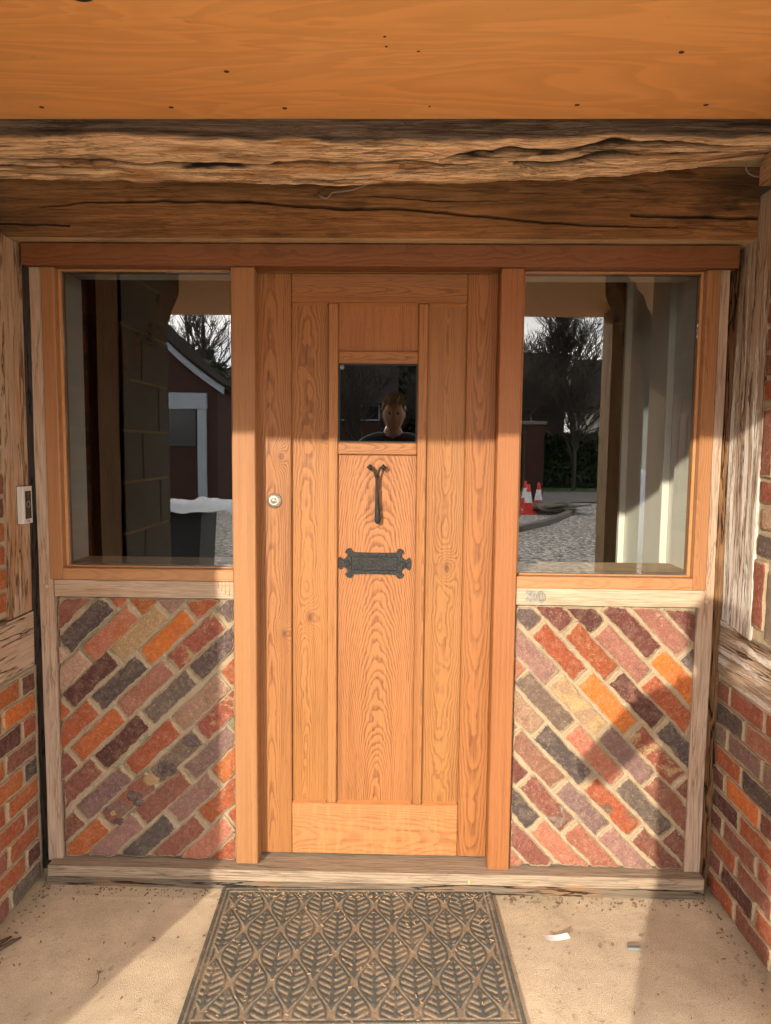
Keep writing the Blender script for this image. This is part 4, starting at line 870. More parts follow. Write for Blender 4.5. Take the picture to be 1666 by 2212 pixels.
def rough_beam():
    x0, x1 = -1.55, 1.45; nx = 1300
    us = np.linspace(x0, x1, nx); ns = 110; s = np.linspace(0, 1, ns)
    X, Sg = np.meshgrid(us, s, indexing='ij')
    lip = np.interp(us, [-1.2, -.75, -.5, -.05, .15, .33, .5, .62, .8, 1.0, 1.3], [2.325, 2.315, 2.311, 2.308, 2.310, 2.316, 2.327, 2.335, 2.352, 2.382, 2.40]) + fbm(us * 14, us * 0, us * 0, 4) * .012
    yl = -.185 + fbm(us * 3, us * 0 + 4, us * 0, 3) * .03
    cr = 2.404 - .012 * np.exp(-((us - .0) / .5) ** 2) + fbm(us * 5, us * 0 + 8, us * 0, 4) * .02
    # profile pieces: s 0..0.2 front face, 0.2..0.9 the hewn under-face, 0.9..1 up the back
    Y = np.zeros_like(X); Z = np.zeros_like(X)
    a = Sg < .2; b = (Sg >= .2) & (Sg < .88); c_ = Sg >= .88
    LIP = np.repeat(lip[:, None], ns, 1); YL = np.repeat(yl[:, None], ns, 1); CR = np.repeat(cr[:, None], ns, 1)
    ta = Sg / .2; tb = (Sg - .2) / .68; tcc = (Sg - .88) / .12
    Y[a] = -.296; Z[a] = (2.4520 + (CR - 2.452) * ta)[a]
    bulge = np.sin(np.clip(tb, 0, 1) * math.pi)
    Y[b] = (-.296 + (YL + .296) * tb)[b]; Z[b] = (CR + (LIP - CR) * tb ** 1.1 - .006 * bulge)[b]
    Y[c_] = (YL + .03 * tcc)[c_]; Z[c_] = (LIP + (2.44 - LIP) * tcc)[c_]
    g = fbm(X * 3.0, Sg * 22, 0 * X, 5); h = fbm(X * 9, Sg * 60, 0 * X + 5, 4)
    sw = fbm(X * 2.0 + 3, Sg * 5, 0 * X + 7, 3)
    gro = 1 - np.abs(np.sin((Sg * 9 + sw * 7 + g * 2.5) * math.pi)) ** .35          # long wandering splits
    mask = sst(.0, .25, fbm(X * 2.5, Sg * 6, 0 * X + 12, 3))
    rel = g * .011 + h * .004 - gro * mask * .004
    # the named gashes
    D = np.zeros_like(X)
    for pl, wd in (([(-1.45, .52), (-1.0, .56), (-.75, .60), (-.5, .62), (-.3, .55), (0, .53), (.15, .60), (.3, .55)], .024), ([(-1.5, .66), (-1.2, .67), (-.95, .68), (-.8, .72)], .022), ([(.10, .5), (.3, .38), (.45, .42), (.58, .34), (.75, .35), (1.0, .42)], .050), ([(.3, .56), (.42, .62), (.55, .52), (.68, .50)], .060), ([(-.5, .85), (-.3, .84), (-.05, .78)], .016), ([(.55, .56), (.8, .52), (1.2, .42)], .010), ([(1.0, .62), (1.4, .55)], .010)):
        px = np.array([p[0] for p in pl]); ps = np.array([p[1] for p in pl]); scn = np.interp(X, px, ps) + fbm(X * 10, X * 0 + 2, X * 0, 3) * .05
        t = np.clip((X - px[0]) / (px[-1] - px[0]), 0, 1); ww = wd * np.sin(np.pi * t) ** .6 * (1 + 1.2 * fbm(X * 12, X * 0 + 5, X * 0, 3)) + 1e-5
        D = np.maximum(D, np.where((X > px[0]) & (X < px[-1]), np.exp(-((Sg - scn) / ww) ** 2), 0))
    rel = rel - D * .028
    nyz = np.where(a, -1, np.where(b, -.35, 0)); nzz = np.where(a, 0, np.where(b, -.9, 0))
    edge = np.where(a, .35, 1.0)
    Y += nyz * rel * edge; Z += nzz * rel * edge
    base = np.array([.86, .565, .33])[None, None] * (1 + .45 * g[..., None] + .5 * h[..., None])
    rust = sst(.02, .22, fbm(X * 3.2, Sg * 8, 0 * X + 21, 4) + .12 * np.exp(-((X + .8) / .35) ** 2) * np.exp(-((Sg - .78) / .12) ** 2) * 2 - .03)[..., None] * .75
    C = base * (1 - rust) + np.array([.42, .19, .06]) * rust
    dk = np.clip(sst(.10, .3, fbm(X * 5, Sg * 30, 0 * X + 30, 4)) * .7 + D * 1.25 + gro * mask * .15, 0, 1)[..., None]
    C = C * (1 - dk) + np.array([.045, .035, .028]) * dk
    gr = sst(.25, .17, Sg + .1 * fbm(X * 6, Sg * 5, 0 * X + 3, 3))[..., None]; greyc = np.array([.15, .118, .092]) * (1 + 1.6 * fbm(X * 6, Sg * 60, 0 * X + 14, 4)[..., None]) * (1 - .6 * sst(.05, .2, fbm(X * 4, Sg * 14, 0 * X + 40, 4))[..., None])
    C = C * (1 - gr) + greyc * gr
    c = Vector((0, -.24, 2.4)); P = np.stack([X, Y - c.y, Z - c.z], -1)
    me = grid_mesh('beam', P, np.clip(C, 0, 1)); me.set_sharp_from_angle(angle=R(70))
    tag(link('hewn_beam', me, attr_mat('hewn_beam', .9, 'X', .0035, dk=.40, crack=.40), None, c), 'gnarled pale hewn beam with wavy lower edge and dark splits under the plywood', 'beam')
rough_beam()
tag(box('filler_board', .30, 1.30, -.19, -.118, 2.388, 2.40, flat('cream_board', (.40, .29, .16), .8), None, .001), 'cream board strip between the two beams at the right', 'board')
# plywood ceiling
pm, pn, pb = new_mat('plywood', .62); N = NB(pn); v = N.ocoord(False); x, y, z = N.sep(v)
wv = N.noise(N.mul(v, (.55, 3.2, 1.)), 1.4, 4, .5, .6); rg = N.m('FRACT', N.m('MULTIPLY', wv, 13.)); ln = N.m('MULTIPLY', N.ramp(rg, 0, .2), N.ramp(rg, 1., .3))
fi = N.noise(N.mul(v, (5., 160., 1.)), 1.0, 4); bg_ = N.noise(N.mul(v, (.8, 2., 1.)), 1.0, 3)
c = N.mix(N.ramp(bg_, .3, .7), (.86, .385, .115), (.90, .44, .155)); c = N.mix(N.m('MULTIPLY', ln, .22), c, (.42, .17, .045)); c = N.mix(N.ramp(fi, .5, .8, 0, .14), c, (.44, .2, .06))
sm = N.noise(N.mul(v, (26., 26., 1.)), 1.0, 4); c = N.mix(N.ramp(sm, .68, .80, 0, .4), c, (.36, .16, .06))
pn.links.new(c, pb.inputs['Base Color']); N.bump(fi, .0004, pb); M['ply'] = pm
ce = tag(box('plywood_ceiling', -1.95, 1.95, -2.74, -.2935, 2.4505, 2.4685, M['ply'], None, .001), 'bare orange plywood sheet boarding the porch ceiling', 'ceiling')
cl = Vector(ce.location); M['screw'] = flat('screw_dark', (.05, .02, .012), .6)
for sx, sy, a_ in ((-1.004, -.366, 0), (-.644, -.365, .2), (-.331, -.36, 0), (.067, -.37, .1), (.465, -.378, -.2), (.81, -.378, -.2), (-.445, -.551, 0), (.645, -.634, .3), (-.048, -.70, 0), (-.045, -.66, 0), (.03, -.64, 0)):
    bm = bmesh.new(); big = abs(sx + .01) > .1
    r_ = .0058 if big else .003
    lathe_bm(bm, [(r_, 0.0006), (r_ * .9, -.0006), (r_ * .5, -.0004), (0, -.0003)], Matrix.Rotation(a_, 4, 'Z') @ Matrix.Diagonal((1.25, 1, 1, 1)), 14); bm_obj('screw', bm, M['screw'], ce, loc=Vector((sx, sy, 2.4503)) - cl)
for nm, sx, lb in (('left', -.675, 'left'), ('right', .515, 'right')):
    bm = bmesh.new(); lathe_bm(bm, [(.037, .001), (.036, -.0015), (.033, -.002), (.03, .0005), (0, .0008)], Matrix.Identity(4), 32)
    tag(bm_obj('ceiling_downlight', bm, flat('black_fitting_' + nm, (.02, .02, .02), .4), None, True, loc=(sx, -.868, 2.4498)), 'black round light fitting in the plywood above the %s window, cut by the photo edge' % lb, 'light fitting')
# roof above, eaves beam and the front posts (seen mirrored, they cast the porch shade)
M['tile'] = flat('roof_tile', (.022, .016, .014), .95, 0, .4, 20, .004, .05)
rf = empty('porch_roof', (0, -1.4, 2.47), 'solid porch roof above the plywood ceiling', 'roof')
box('roof_deck', -2.0, 2.0, -2.74, .2, 2.470, 2.62, M['tile'], rf, .002); box('side_fascia', -2.0, -1.952, -2.74, -.3, 2.44, 2.4695, M['porch_oak'], rf, .002); box('side_fascia', 1.952, 2.0, -2.74, -.3, 2.44, 2.4695, M['porch_oak'], rf, .002)
tag(rough_box('porch_post', -1.89, -1.665, -2.60, -2.38, -.12, 2.449, M['porch_oak'], None, 'Z', .004, .03, seed=20), 'square oak porch post at the front left corner behind the photographer', 'post')
tag(rough_box('porch_post', 1.37, 1.595, -2.60, -2.38, -.12, 2.449, M['porch_oak'], None, 'Z', .004, .03, seed=21), 'square oak porch post with one sunlit side, mirrored in the right window', 'post')
# curved braces of the side walls
def brace(xc, thick, label, seed):
    n = 40; bm = bmesh.new(); rs = []
    for i in range(n):
        t = i / (n - 1); a = t * math.pi / 2
        y = -.70 - .78 * t; zc = 1.90 + .50 * (1 - math.cos(a)) ** .8 * 1.0 + .0
        wv_ = .085 + .02 * math.sin(t * 9 + seed)
        jl = .008 * math.sin(t * 23 + seed)
        rs.append([bm.verts.new((xc + sx * thick / 2 + .004 * math.sin(t * 31 + sx), y + jl, zc + sz * wv_ + .006 * math.sin(t * 40 + sz))) for sx, sz in ((-1, -1), (1, -1), (1, 1), (-1, 1))])
    for a, b_ in zip(rs[:-1], rs[1:]):
        for k_ in range(4): bm.faces.new((a[k_], a[(k_ + 1) % 4], b_[(k_ + 1) % 4], b_[k_]))
    bm.faces.new(rs[0]); bm.faces.new(rs[-1][::-1]); bmesh.ops.recalc_face_normals(bm, faces=bm.faces[:])
    tag(bm_obj('curved_brace', bm, weathered('brace_wood_%d' % seed, (.36, .24, .15), (.2, .13, .08), (.03, .02, .015), 'Y', drk=.4, bmp=.006), None), label, 'brace')
brace(-1.25, .10, 'gnarled curved brace of the left side wall, mirrored in the left window', 1)
brace(1.12, .10, 'gnarled curved brace of the right side wall, mirrored in the right window', 2)
# small cut corbel at the right above the painted post
bm = bmesh.new(); prism(bm, [(0, 0), (.06, -.0), (.12, -.05), (.3, -.09), (.3, .075), (.03, .075), (0, .05)], 0, .13)
for v_ in bm.verts: x_, y_, z_ = v_.co; v_.co = (y_, -x_, z_)
bmesh.ops.recalc_face_normals(bm, faces=bm.faces[:])
tag(bm_obj('corbel', bm, weathered('corbel_wood', (.48, .31, .18), (.30, .18, .10), (.06, .03, .02), 'Y', drk=.2, bmp=.002), None, loc=(1.052, -.192, 2.306)), 'small cut timber corbel in the upper right corner under the beam', 'corbel')
# cables
M['cable'] = flat('grey_cable', (.22, .17, .14), .5)
bm = bmesh.new(); tube_bm(bm, [(-.265, -.126, 2.306), (-.262, -.134, 2.297), (-.255, -.140, 2.290), (-.243, -.142, 2.285), (-.236, -.142, 2.285), (-.229, -.143, 2.291), (-.222, -.144, 2.300), (-.214, -.145, 2.302), (-.19, -.147, 2.303), (-.16, -.15, 2.307), (-.13, -.155, 2.314), (-.105, -.162, 2.323), (-.09, -.17, 2.335)], [.0028, .0032, .0034, .0034, .0024, .0024, .0024, .0024, .0024, .0024, .0024, .0024, .0024], 8)
tag(bm_obj('bent_cable', bm, M['cable'], None, True), 'bent grey cable end hanging below the hewn beam above the door', 'cable')
bm = bmesh.new(); tube_bm(bm, [(1.028, -.15, 2.40), (1.028, -.15, 2.385), (1.031, -.15, 2.37), (1.040, -.15, 2.357), (1.055, -.155, 2.347), (1.075, -.17, 2.340)], .0024, 8)
tag(bm_obj('curved_cable', bm, M['cable'], None, True), 'short grey cable curving into the corbel at the upper right', 'cable')

# ------------------------------------------------------------------ doormat
def doormat():
    W, D_ = .925, .610; nx, ny = 620, 410
    X, Y = np.meshgrid(np.linspace(0, W, nx), np.linspace(-D_, 0, ny), indexing='ij')
    ins = (X > .034) & (X < W - .034) & (Y < -.036) & (Y > -D_ + .034)
    e = np.minimum.reduce([X, W - X, -Y, Y + D_])
    h = np.zeros_like(X)
    h = np.where(e < .0125, 1.0, h); h = np.where((e >= .0125) & (e < .0185), .15, h); h = np.where((e >= .0185) & (e < .0265), .95, h)
    h = np.where(e < .0035, e / .0035, h)
    leaf = np.zeros_like(X)
    for r_ in range(-1, 7):
        yc = .013 - .1135 * r_; x0_ = .111 if (r_ % 2) else .0525
        for c_ in range(-1, 9):
            xc = x0_ + .1168 * c_; dx = X - xc; dy = Y - yc
            m_ = (np.abs(dx) < .07) & (np.abs(dy) < .12)
            if not m_.any(): continue
            dxm, dym = dx[m_], dy[m_]; t = dym / .100
            hw = .0490 * np.clip((1 + np.cos(np.pi * np.clip(t * .93 + .06, -1, 1))) / 2, 0, 1) ** .72
            d = hw - np.abs(dxm)                                  # inside depth
            L = np.zeros_like(dxm)
            outl_ = (d > .0015) & (d < .0080); L = np.where(outl_, 1.0, L)
            inn_ = d >= .0080
            vein = np.abs(dxm) < (.0042 + .002 * sst(.02, -.08, dym)); L = np.where(inn_ & vein, 1.0, L)
            ph = (dym - np.abs(dxm) * .62) / .0245; fr_ = ph - np.floor(ph); L = np.where(inn_ & ~vein & (fr_ < .56), .85, L)
            L = np.where((d > .0015) & (dym < -.080), 1.0, L)
            tgt = leaf[m_]; leaf[m_] = np.maximum(tgt, L)
    h = np.where(ins, leaf, h)
    # soften
    for _ in range(2):
        h[1:-1, 1:-1] = (h[1:-1, 1:-1] * 2 + h[:-2, 1:-1] + h[2:, 1:-1] + h[1:-1, :-2] + h[1:-1, 2:]) / 6
    rib = .5 + .5 * np.sin(Y * 2 * math.pi / .0036)
    wear = fbm(X * 60, Y * 60, 0 * X, 3)
    Z = .004 + h * .0026 + wear * .0010 + h * rib * .0004
    edge = e < 1e-9; Z[edge] = -.003
    dust = np.clip(sst(.7, .25, h) * (.85 + 1.0 * fbm(X * 40, Y * 40, 0 * X + 5, 3)) + .45 * sst(.04, .3, fbm(X * 18, Y * 18, 0 * X + 8, 4)) + .5 * sst(.2, .32, fbm(X * 130, Y * 130, 0 * X + 8, 2)), 0, 1)[..., None]
    G = np.array([.095, .096, .086])[None, None] * (1 + .5 * wear[..., None] + .25 * (rib[..., None] - .5)); C = G * (1 - dust) + np.array([.28, .215, .145]) * (1 + .6 * fbm(X * 200, Y * 200, 0 * X, 2)[..., None]) * dust
    me = grid_mesh('doormat', np.stack([X, Y, Z], -1), np.clip(C, 0, 1))
    o = link('doormat', me, attr_mat('mat_rubber', .92, 'F', .0016, dk=.45), None, (-.597, -.085, .004), (0, 0, R(2.4)))
    tag(o, 'dark grey doormat moulded with rows of leaves, dusted with sawdust', 'doormat')
doormat()

# ------------------------------------------------------------------ litter on the floor
M['paper'] = flat('white_paper', (.72, .70, .70), .7, 0, .03); M['twig'] = flat('twig_brown', (.07, .04, .025), .8, 0, .3, 60)
X, Y = np.meshgrid(np.linspace(0, .078, 12), np.linspace(-.013, .013, 4), indexing='ij')
P = np.stack([X, Y - .25 * (X - .039) ** 2 / .078 * 2, .001 + .012 * ((X - .039) / .039) ** 2 * (Y > -.02) + .004], -1)
tag(link('paper_scrap', grid_mesh('paper', P), M['paper'], None, (.460, -.308, .002), (0, 0, R(9))), 'curled white paper scrap lying on the concrete right of the mat', 'paper scrap')
bp_ = empty('plastic_clip', (.73, -.335, .002), 'small blue grey plastic strip on the concrete in the shade at right', 'plastic piece'); M['bluegrey'] = flat('blue_grey_plastic', (.16, .19, .20), .5)
box('strip', .710, .750, -.343, -.336, .003, .009, M['bluegrey'], bp_, .001); box('strip', .710, .751, -.335, -.326, .003, .007, M['bluegrey'], bp_, .001)
bm = bmesh.new(); tube_bm(bm, [(-1.22, -.452, .006), (-1.19, -.42, .012), (-1.165, -.385, .014), (-1.152, -.362, .010)], [.006, .0068, .006, .003], 7)
tag(bm_obj('dry_pod', bm, M['twig'], None, True), 'dark dry seed pod on the floor at the left edge, nearer pod', 'seed pod')
bm = bmesh.new(); tube_bm(bm, [(-1.235, -.43, .006), (-1.205, -.392, .012), (-1.183, -.36, .011)], [.0062, .007, .003], 7)
tag(bm_obj('dry_pod', bm, M['twig'], None, True), 'dark dry seed pod on the floor at the left edge, half hidden behind another', 'seed pod')
bm = bmesh.new(); tube_bm(bm, [(-.852, -.500, .006), (-.846, -.515, .006), (-.843, -.53, .004), (-.852, -.552, .003)], [.0012, .001, .001, .0006], 5)
for k_ in range(16):
    a = random.uniform(0, 6.28); r_ = random.uniform(.004, .011); tube_bm(bm, [(-.852, -.496, .006), (-.852 + r_ * math.cos(a), -.492 + r_ * .8 * math.sin(a), .006 + random.uniform(0, .008))], [.001, .0005], 4)
tag(bm_obj('dry_flower_stem', bm, flat('dry_stem', (.12, .08, .04), .9), None), 'dry flower head on a short stem lying on the left floor', 'dry stem')
bm = bmesh.new(); tube_bm(bm, [(-.752, -.338, .003), (-.748, -.343, .007), (-.742, -.347, .006), (-.744, -.354, .004), (-.750, -.352, .003)], [.0015, .0022, .002, .002, .001], 5)
tag(bm_obj('curled_leaf', bm, M['twig'], None), 'tiny curled brown leaf on the shaded floor left of the mat', 'leaf')
bm = bmesh.new(); tube_bm(bm, [(.265, -.255, .0125), (.29, -.225, .013)], [.0012, .001], 4); tag(bm_obj('wood_splinter', bm, flat('splinter', (.50, .32, .2), .7), None), 'pale wood splinter lying on the right part of the doormat', 'splinter')
bm = bmesh.new(); bm.faces.new([bm.verts.new(p_) for p_ in ((.245, -.0915, .052), (.250, -.0915, .056), (.254, -.0915, .052), (.2495, -.0915, .040))]); tag(bm_obj('yellow_leaf', bm, flat('yellow', (.55, .45, .10), .7), None), 'tiny yellow leaf stuck on the front of the timber sill', 'leaf')
# crumbs: uncountable
bm = bmesh.new(); rnd2 = random.Random(9)
for i in range(620):
    if i < 330: x_ = rnd2.uniform(-1.22, 1.08); y_ = -.09 - abs(rnd2.gauss(0, .03))
    elif i < 520: x_ = rnd2.choice([-1.23, 1.07]) ; x_ += -math.copysign(abs(rnd2.gauss(0, .04)), x_); y_ = rnd2.uniform(-.7, -.08)
    else: x_ = rnd2.uniform(-1.2, 1.05); y_ = rnd2.uniform(-.72, -.1)
    s_ = rnd2.uniform(.0006, .0022) * (1.5 if rnd2.random() < .08 else 1); a = rnd2.uniform(0, 6.28); l_ = rnd2.uniform(1, 3.0)
    M4 = Matrix.Translation((x_, y_, .0015)) @ Matrix.Rotation(a, 4, 'Z'); bm_box(bm, -s_ * l_, s_ * l_, -s_ * .6, s_ * .6, -.001, s_ * .8, M4)
tag(bm_obj('floor_crumbs', bm, flat('crumbs', (.16, .10, .06), .9, 0, .5, 3), None), 'brown crumbs and wood chips scattered over the concrete floor', 'debris', kind='stuff')
bm = bmesh.new()
for i in range(260):
    x_ = rnd2.uniform(-.55, .32); y_ = rnd2.uniform(-.68, -.1) if rnd2.random() < .6 else -.1 - abs(rnd2.gauss(0, .02)); s_ = rnd2.uniform(.0008, .0025); a = rnd2.uniform(0, 6.28)
    bm_box(bm, -s_ * 2.4, s_ * 2.4, -s_ * .7, s_ * .7, 0, s_ * .4, Matrix.Translation((x_, y_, .0118)) @ Matrix.Rotation(a, 4, 'Z'))
tag(bm_obj('wood_shavings', bm, flat('shavings', (.52, .34, .2), .8, 0, .3, 3), None), 'pale wood shavings sprinkled over the doormat', 'shavings', kind='stuff')

# ------------------------------------------------------------------ outside, mirrored in the panes
def courses(root, x0, x1, z0, z1, y, mat, mort):   # far brickwork as joined real courses
    bm = bmesh.new(); z = z0; i = 0
    while z < z1 - .05:
        x = x0 - (.11 if i % 2 else 0)
        while x < x1:
            a, b_ = max(x, x0), min(x + .215, x1)
            if b_ - a > .03: bm_box(bm, a, b_, y, y + .006, z, min(z + .065, z1))
            x += .225
        z += .075; i += 1
    o = bm_obj('brick_courses', bm, mat, root, loc=-wl(root)); o['kind'] = 'stuff'; return o
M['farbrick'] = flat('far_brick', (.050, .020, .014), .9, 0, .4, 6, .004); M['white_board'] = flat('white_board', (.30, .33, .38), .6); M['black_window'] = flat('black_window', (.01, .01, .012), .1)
ga = empty('garage', (-6.6, -18, -.13), 'brick garage with white bargeboard and dark window, mirrored in the left window', 'garage')
GX0, GX1, GY = -8.6, -4.75, -16.0; ap = 4.75; ez = 2.95
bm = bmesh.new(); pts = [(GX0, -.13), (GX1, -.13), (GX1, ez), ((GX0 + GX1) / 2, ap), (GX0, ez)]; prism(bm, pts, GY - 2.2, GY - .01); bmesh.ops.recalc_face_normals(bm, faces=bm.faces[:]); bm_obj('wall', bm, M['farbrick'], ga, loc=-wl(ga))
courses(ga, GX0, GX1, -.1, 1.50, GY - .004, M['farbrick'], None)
mid = (GX0 + GX1) / 2
for s_ in (-1, 1):
    bm = bmesh.new(); n_ = 14; t_ = []; 
    for i in range(n_):
        t = i / (n_ - 1); xx = mid + s_ * (GX1 + .18 - mid) * t; zz = ap + .1 - (ap - ez + .05) * (t * 1.0) - .22 * math.sin(t * math.pi) * .6
        t_.append((xx, zz))
    for (xa, za), (xb, zb) in zip(t_[:-1], t_[1:]):
        vs = [bm.verts.new(p_) for p_ in ((xa, GY + .12, za - .13), (xb, GY + .12, zb - .13), (xb, GY + .12, zb + .06), (xa, GY + .12, za + .06), (xa, GY - .02, za - .13), (xb, GY - .02, zb - .13), (xb, GY - .02, zb + .06), (xa, GY - .02, za + .06))]
        for f in ((0, 1, 2, 3), (4, 7, 6, 5), (0, 4, 5, 1), (3, 2, 6, 7), (0, 3, 7, 4), (1, 5, 6, 2)): bm.faces.new([vs[i_] for i_ in f])
    bmesh.ops.recalc_face_normals(bm, faces=bm.faces[:])
    bm_obj('bargeboard', bm, M['white_board'], ga, loc=-wl(ga))
    bm = bmesh.new()
    for (xa, za), (xb, zb) in zip(t_[:-1], t_[1:]):
        vs = [bm.verts.new(p_) for p_ in ((xa, GY + .16, za + .07), (xb, GY + .16, zb + .07), (xb, GY - 2.3, zb + .07), (xa, GY - 2.3, za + .07), (xa, GY + .16, za + .14), (xb, GY + .16, zb + .14), (xb, GY - 2.3, zb + .14), (xa, GY - 2.3, za + .14))]
        for f in ((0, 1, 2, 3), (4, 7, 6, 5), (0, 4, 5, 1), (3, 2, 6, 7), (0, 3, 7, 4), (1, 5, 6, 2)): bm.faces.new([vs[i_] for i_ in f])
    bmesh.ops.recalc_face_normals(bm, faces=bm.faces[:]); bm_obj('roof_slope', bm, M['tile'], ga, loc=-wl(ga))
box('fascia', -8.3, -5.0, GY + .0, GY + .1, 2.48, 2.89, M['white_board'], ga, .004); box('window', -8.2, -5.3, GY + .0, GY + .03, 1.53, 2.47, M['black_window'], ga, .004); box('downpipe', -5.25, -5.02, GY + .0, GY + .09, -.1, 2.47, M['white_board'], ga, .01)
wb = empty('wheelie_bin', (-2.3, -5.0, -.13), 'black wheelie bin under plastic sheeting, mirrored in the left window', 'bin')
M['binblk'] = flat('bin_plastic', (.025, .027, .028), .45); M['film'] = flat('plastic_film', (.50, .52, .55), .3, 0, .2, 6, .01, .6)
bm = bmesh.new(); prism(bm, [(-.24, 0), (.24, 0), (.29, .95), (-.29, .95)], -.33, .28); bmesh.ops.recalc_face_normals(bm, faces=bm.faces[:]); bm_obj('body', bm, M['binblk'], wb)
bm = bmesh.new(); bm_box(bm, -.31, .31, -.36, .33, .95, 1.0); bmesh.ops.bevel(bm, geom=bm.edges[:], offset=.015, segments=2, affect='EDGES'); bm_obj('lid', bm, M['binblk'], wb)
for s_ in (-1, 1): bm = bmesh.new(); lathe_bm(bm, [(0, -.03), (.1, -.03), (.1, .03), (0, .03)], Matrix.Translation((s_ * .26, -.3, .1)) @ Matrix.Rotation(R(90), 4, 'Y'), 16); bm_obj('wheel', bm, M['binblk'], wb)
def sheet(name, cx, cy, cz, w_, d_, hang, label, seed):
    X, Y = np.meshgrid(np.linspace(-w_, w_, 50), np.linspace(-d_, d_, 40), indexing='ij')
    Z = fbm(X * 5 + seed, Y * 5, 0 * X, 4) * .12 - hang * (np.clip(np.abs(X) - w_ * .7, 0, 9) + np.clip(np.abs(Y) - d_ * .75, 0, 9)) * 2
    tag(link(name, grid_mesh(name, np.stack([X, Y, Z], -1)), M['film'], None, (cx, cy, cz)), label, 'plastic sheet')
sheet('plastic_sheet', -2.15, -4.95, .95, .62, .42, .35, 'crumpled clear plastic sheet lying over the wheelie bin', 3)
# gravel drive furniture
def tube_tree(name, x, y, h, seed, label, spread=.55, mat=None, kids=(5, 5, 4, 3)):
    rg = random.Random(seed); root = empty(name, (x, y, -.15), label, 'tree'); bmt = bmesh.new(); bmc = bmesh.new()
    def grow(p, d, L, r, lev):
        q = p + d * L * .5 + Vector((rg.gauss(0, .04), rg.gauss(0, .04), 0)) * L; e = p + d * L + Vector((rg.gauss(0, .05), rg.gauss(0, .05), .04)) * L
        tube_bm(bmt if lev == 0 else bmc, [p, q, e], [r, r * .8, r * .55], 6 if lev < 2 else 3, cap=False)
        if lev >= len(kids): return
        for i in range(kids[lev]):
            t = rg.uniform(.35, 1.0); b_ = p.lerp(e, t); nd = (d + Vector((rg.gauss(0, spread), rg.gauss(0, spread), rg.uniform(-.1, .5)))).normalized()
            grow(b_, nd, L * rg.uniform(.5, .75), r * .55, lev + 1)
    grow(Vector((0, 0, 0)), Vector((0, 0, 1)), h * .36, h * .011, 0)
    m = M['bark']; bm_obj('trunk', bmt, m, root); bm_obj('crown', bmc, m, root)
M['bark'] = flat('bark', (.06, .05, .04), .9)
tube_tree('bare_tree', -8.6, -28, 13, 1, 'bare winter tree behind the garage, mirrored in the left window', .5, kids=(7, 6, 5, 4))
tube_tree('bare_tree', 3.2, -34, 13, 2, 'bare winter tree across the road, mirrored at the left of the right window', .5, kids=(7, 6, 5, 4))
tube_tree('bare_tree', 8.5, -36, 13, 3, 'bare winter tree across the road, mirrored beside the porch post', .5, kids=(9, 7, 6, 5))
tube_tree('bare_tree', 12.5, -30, 12, 4, 'bare winter tree at the right of the road, mirrored in the narrow gap', .5, kids=(9, 7, 6, 5))
def leaves(name, x0, x1, y0, y1, z0, z1, n, label, cat, mat, seed, size=.06, ball=True):
    rg = np.random.RandomState(seed); P = rg.rand(n, 3) * 2 - 1
    if ball: P = P / np.maximum(1e-6, np.linalg.norm(P, axis=1))[:, None] * (rg.rand(n)[:, None] ** .4)
    c = np.array([(x0 + x1) / 2, (y0 + y1) / 2, (z0 + z1) / 2]); hs = np.array([(x1 - x0) / 2, (y1 - y0) / 2, (z1 - z0) / 2]); P = P * hs * (1 + .25 * fbm(P[:, 0] * 3, P[:, 1] * 3, P[:, 2] * 3 + seed)[:, None])
    a = rg.randn(n, 3); a /= np.linalg.norm(a, axis=1)[:, None]; b = np.cross(a, rg.randn(n, 3)); b /= np.linalg.norm(b, axis=1)[:, None]; s = size * (.6 + .8 * rg.rand(n))[:, None]
    V = np.stack([P - a * s, P + b * s * .6, P + a * s, P - b * s * .6], 1).reshape(-1, 3); F = np.arange(n * 4).reshape(n, 4)
    me = bpy.data.meshes.new(name); me.from_pydata(V.tolist(), [], F.tolist()); return me, Vector(c)
M['leafm'] = flat('leaf_green', (.03, .045, .015), .6, 0, .4, 4); M['leafd'] = flat('leaf_dark', (.035, .055, .025), .6, 0, .4, 4)
me, c = leaves('e', -7.2, -4.7, -21.5, -19, .6, 4.3, 9000, '', '', None, 5, .09)
t = empty('evergreen_tree', (c.x, c.y, -.15), 'dense evergreen beside the garage, mirrored in the left window', 'tree'); link('crown', me, M['leafm'], t, (0, 0, c.z + .15)); bm = bmesh.new(); tube_bm(bm, [(0, 0, 0), (0, 0, 2.4)], [.15, .08], 8); bm_obj('trunk', bm, M['bark'], t)
me, c = leaves('h', 5.2, 9.0, -31, -29.6, -.15, 2.3, 14000, '', '', None, 6, .09, False)
tag(link('clipped_hedge', me, M['leafm'], None, c), 'clipped green hedge across the road, mirrored in the right window', 'hedge')
fn = empty('slatted_fence', (4.1, -29.8, -.15), 'slatted timber fence beside the hedge across the road', 'fence')
M['fencew'] = flat('fence_wood', (.11, .10, .085), .85, 0, .3, 6)
for px_ in (2.2, 3.5, 4.8, 6.1): box('fence_post', px_, px_ + .1, -29.86, -29.76, -.15, 1.9, M['fencew'], fn, .004)
for i in range(13): box('slat', 2.2, 6.2, -29.755, -29.73, .0 + i * .14, .0 + i * .14 + .10, M['fencew'], fn, .002)
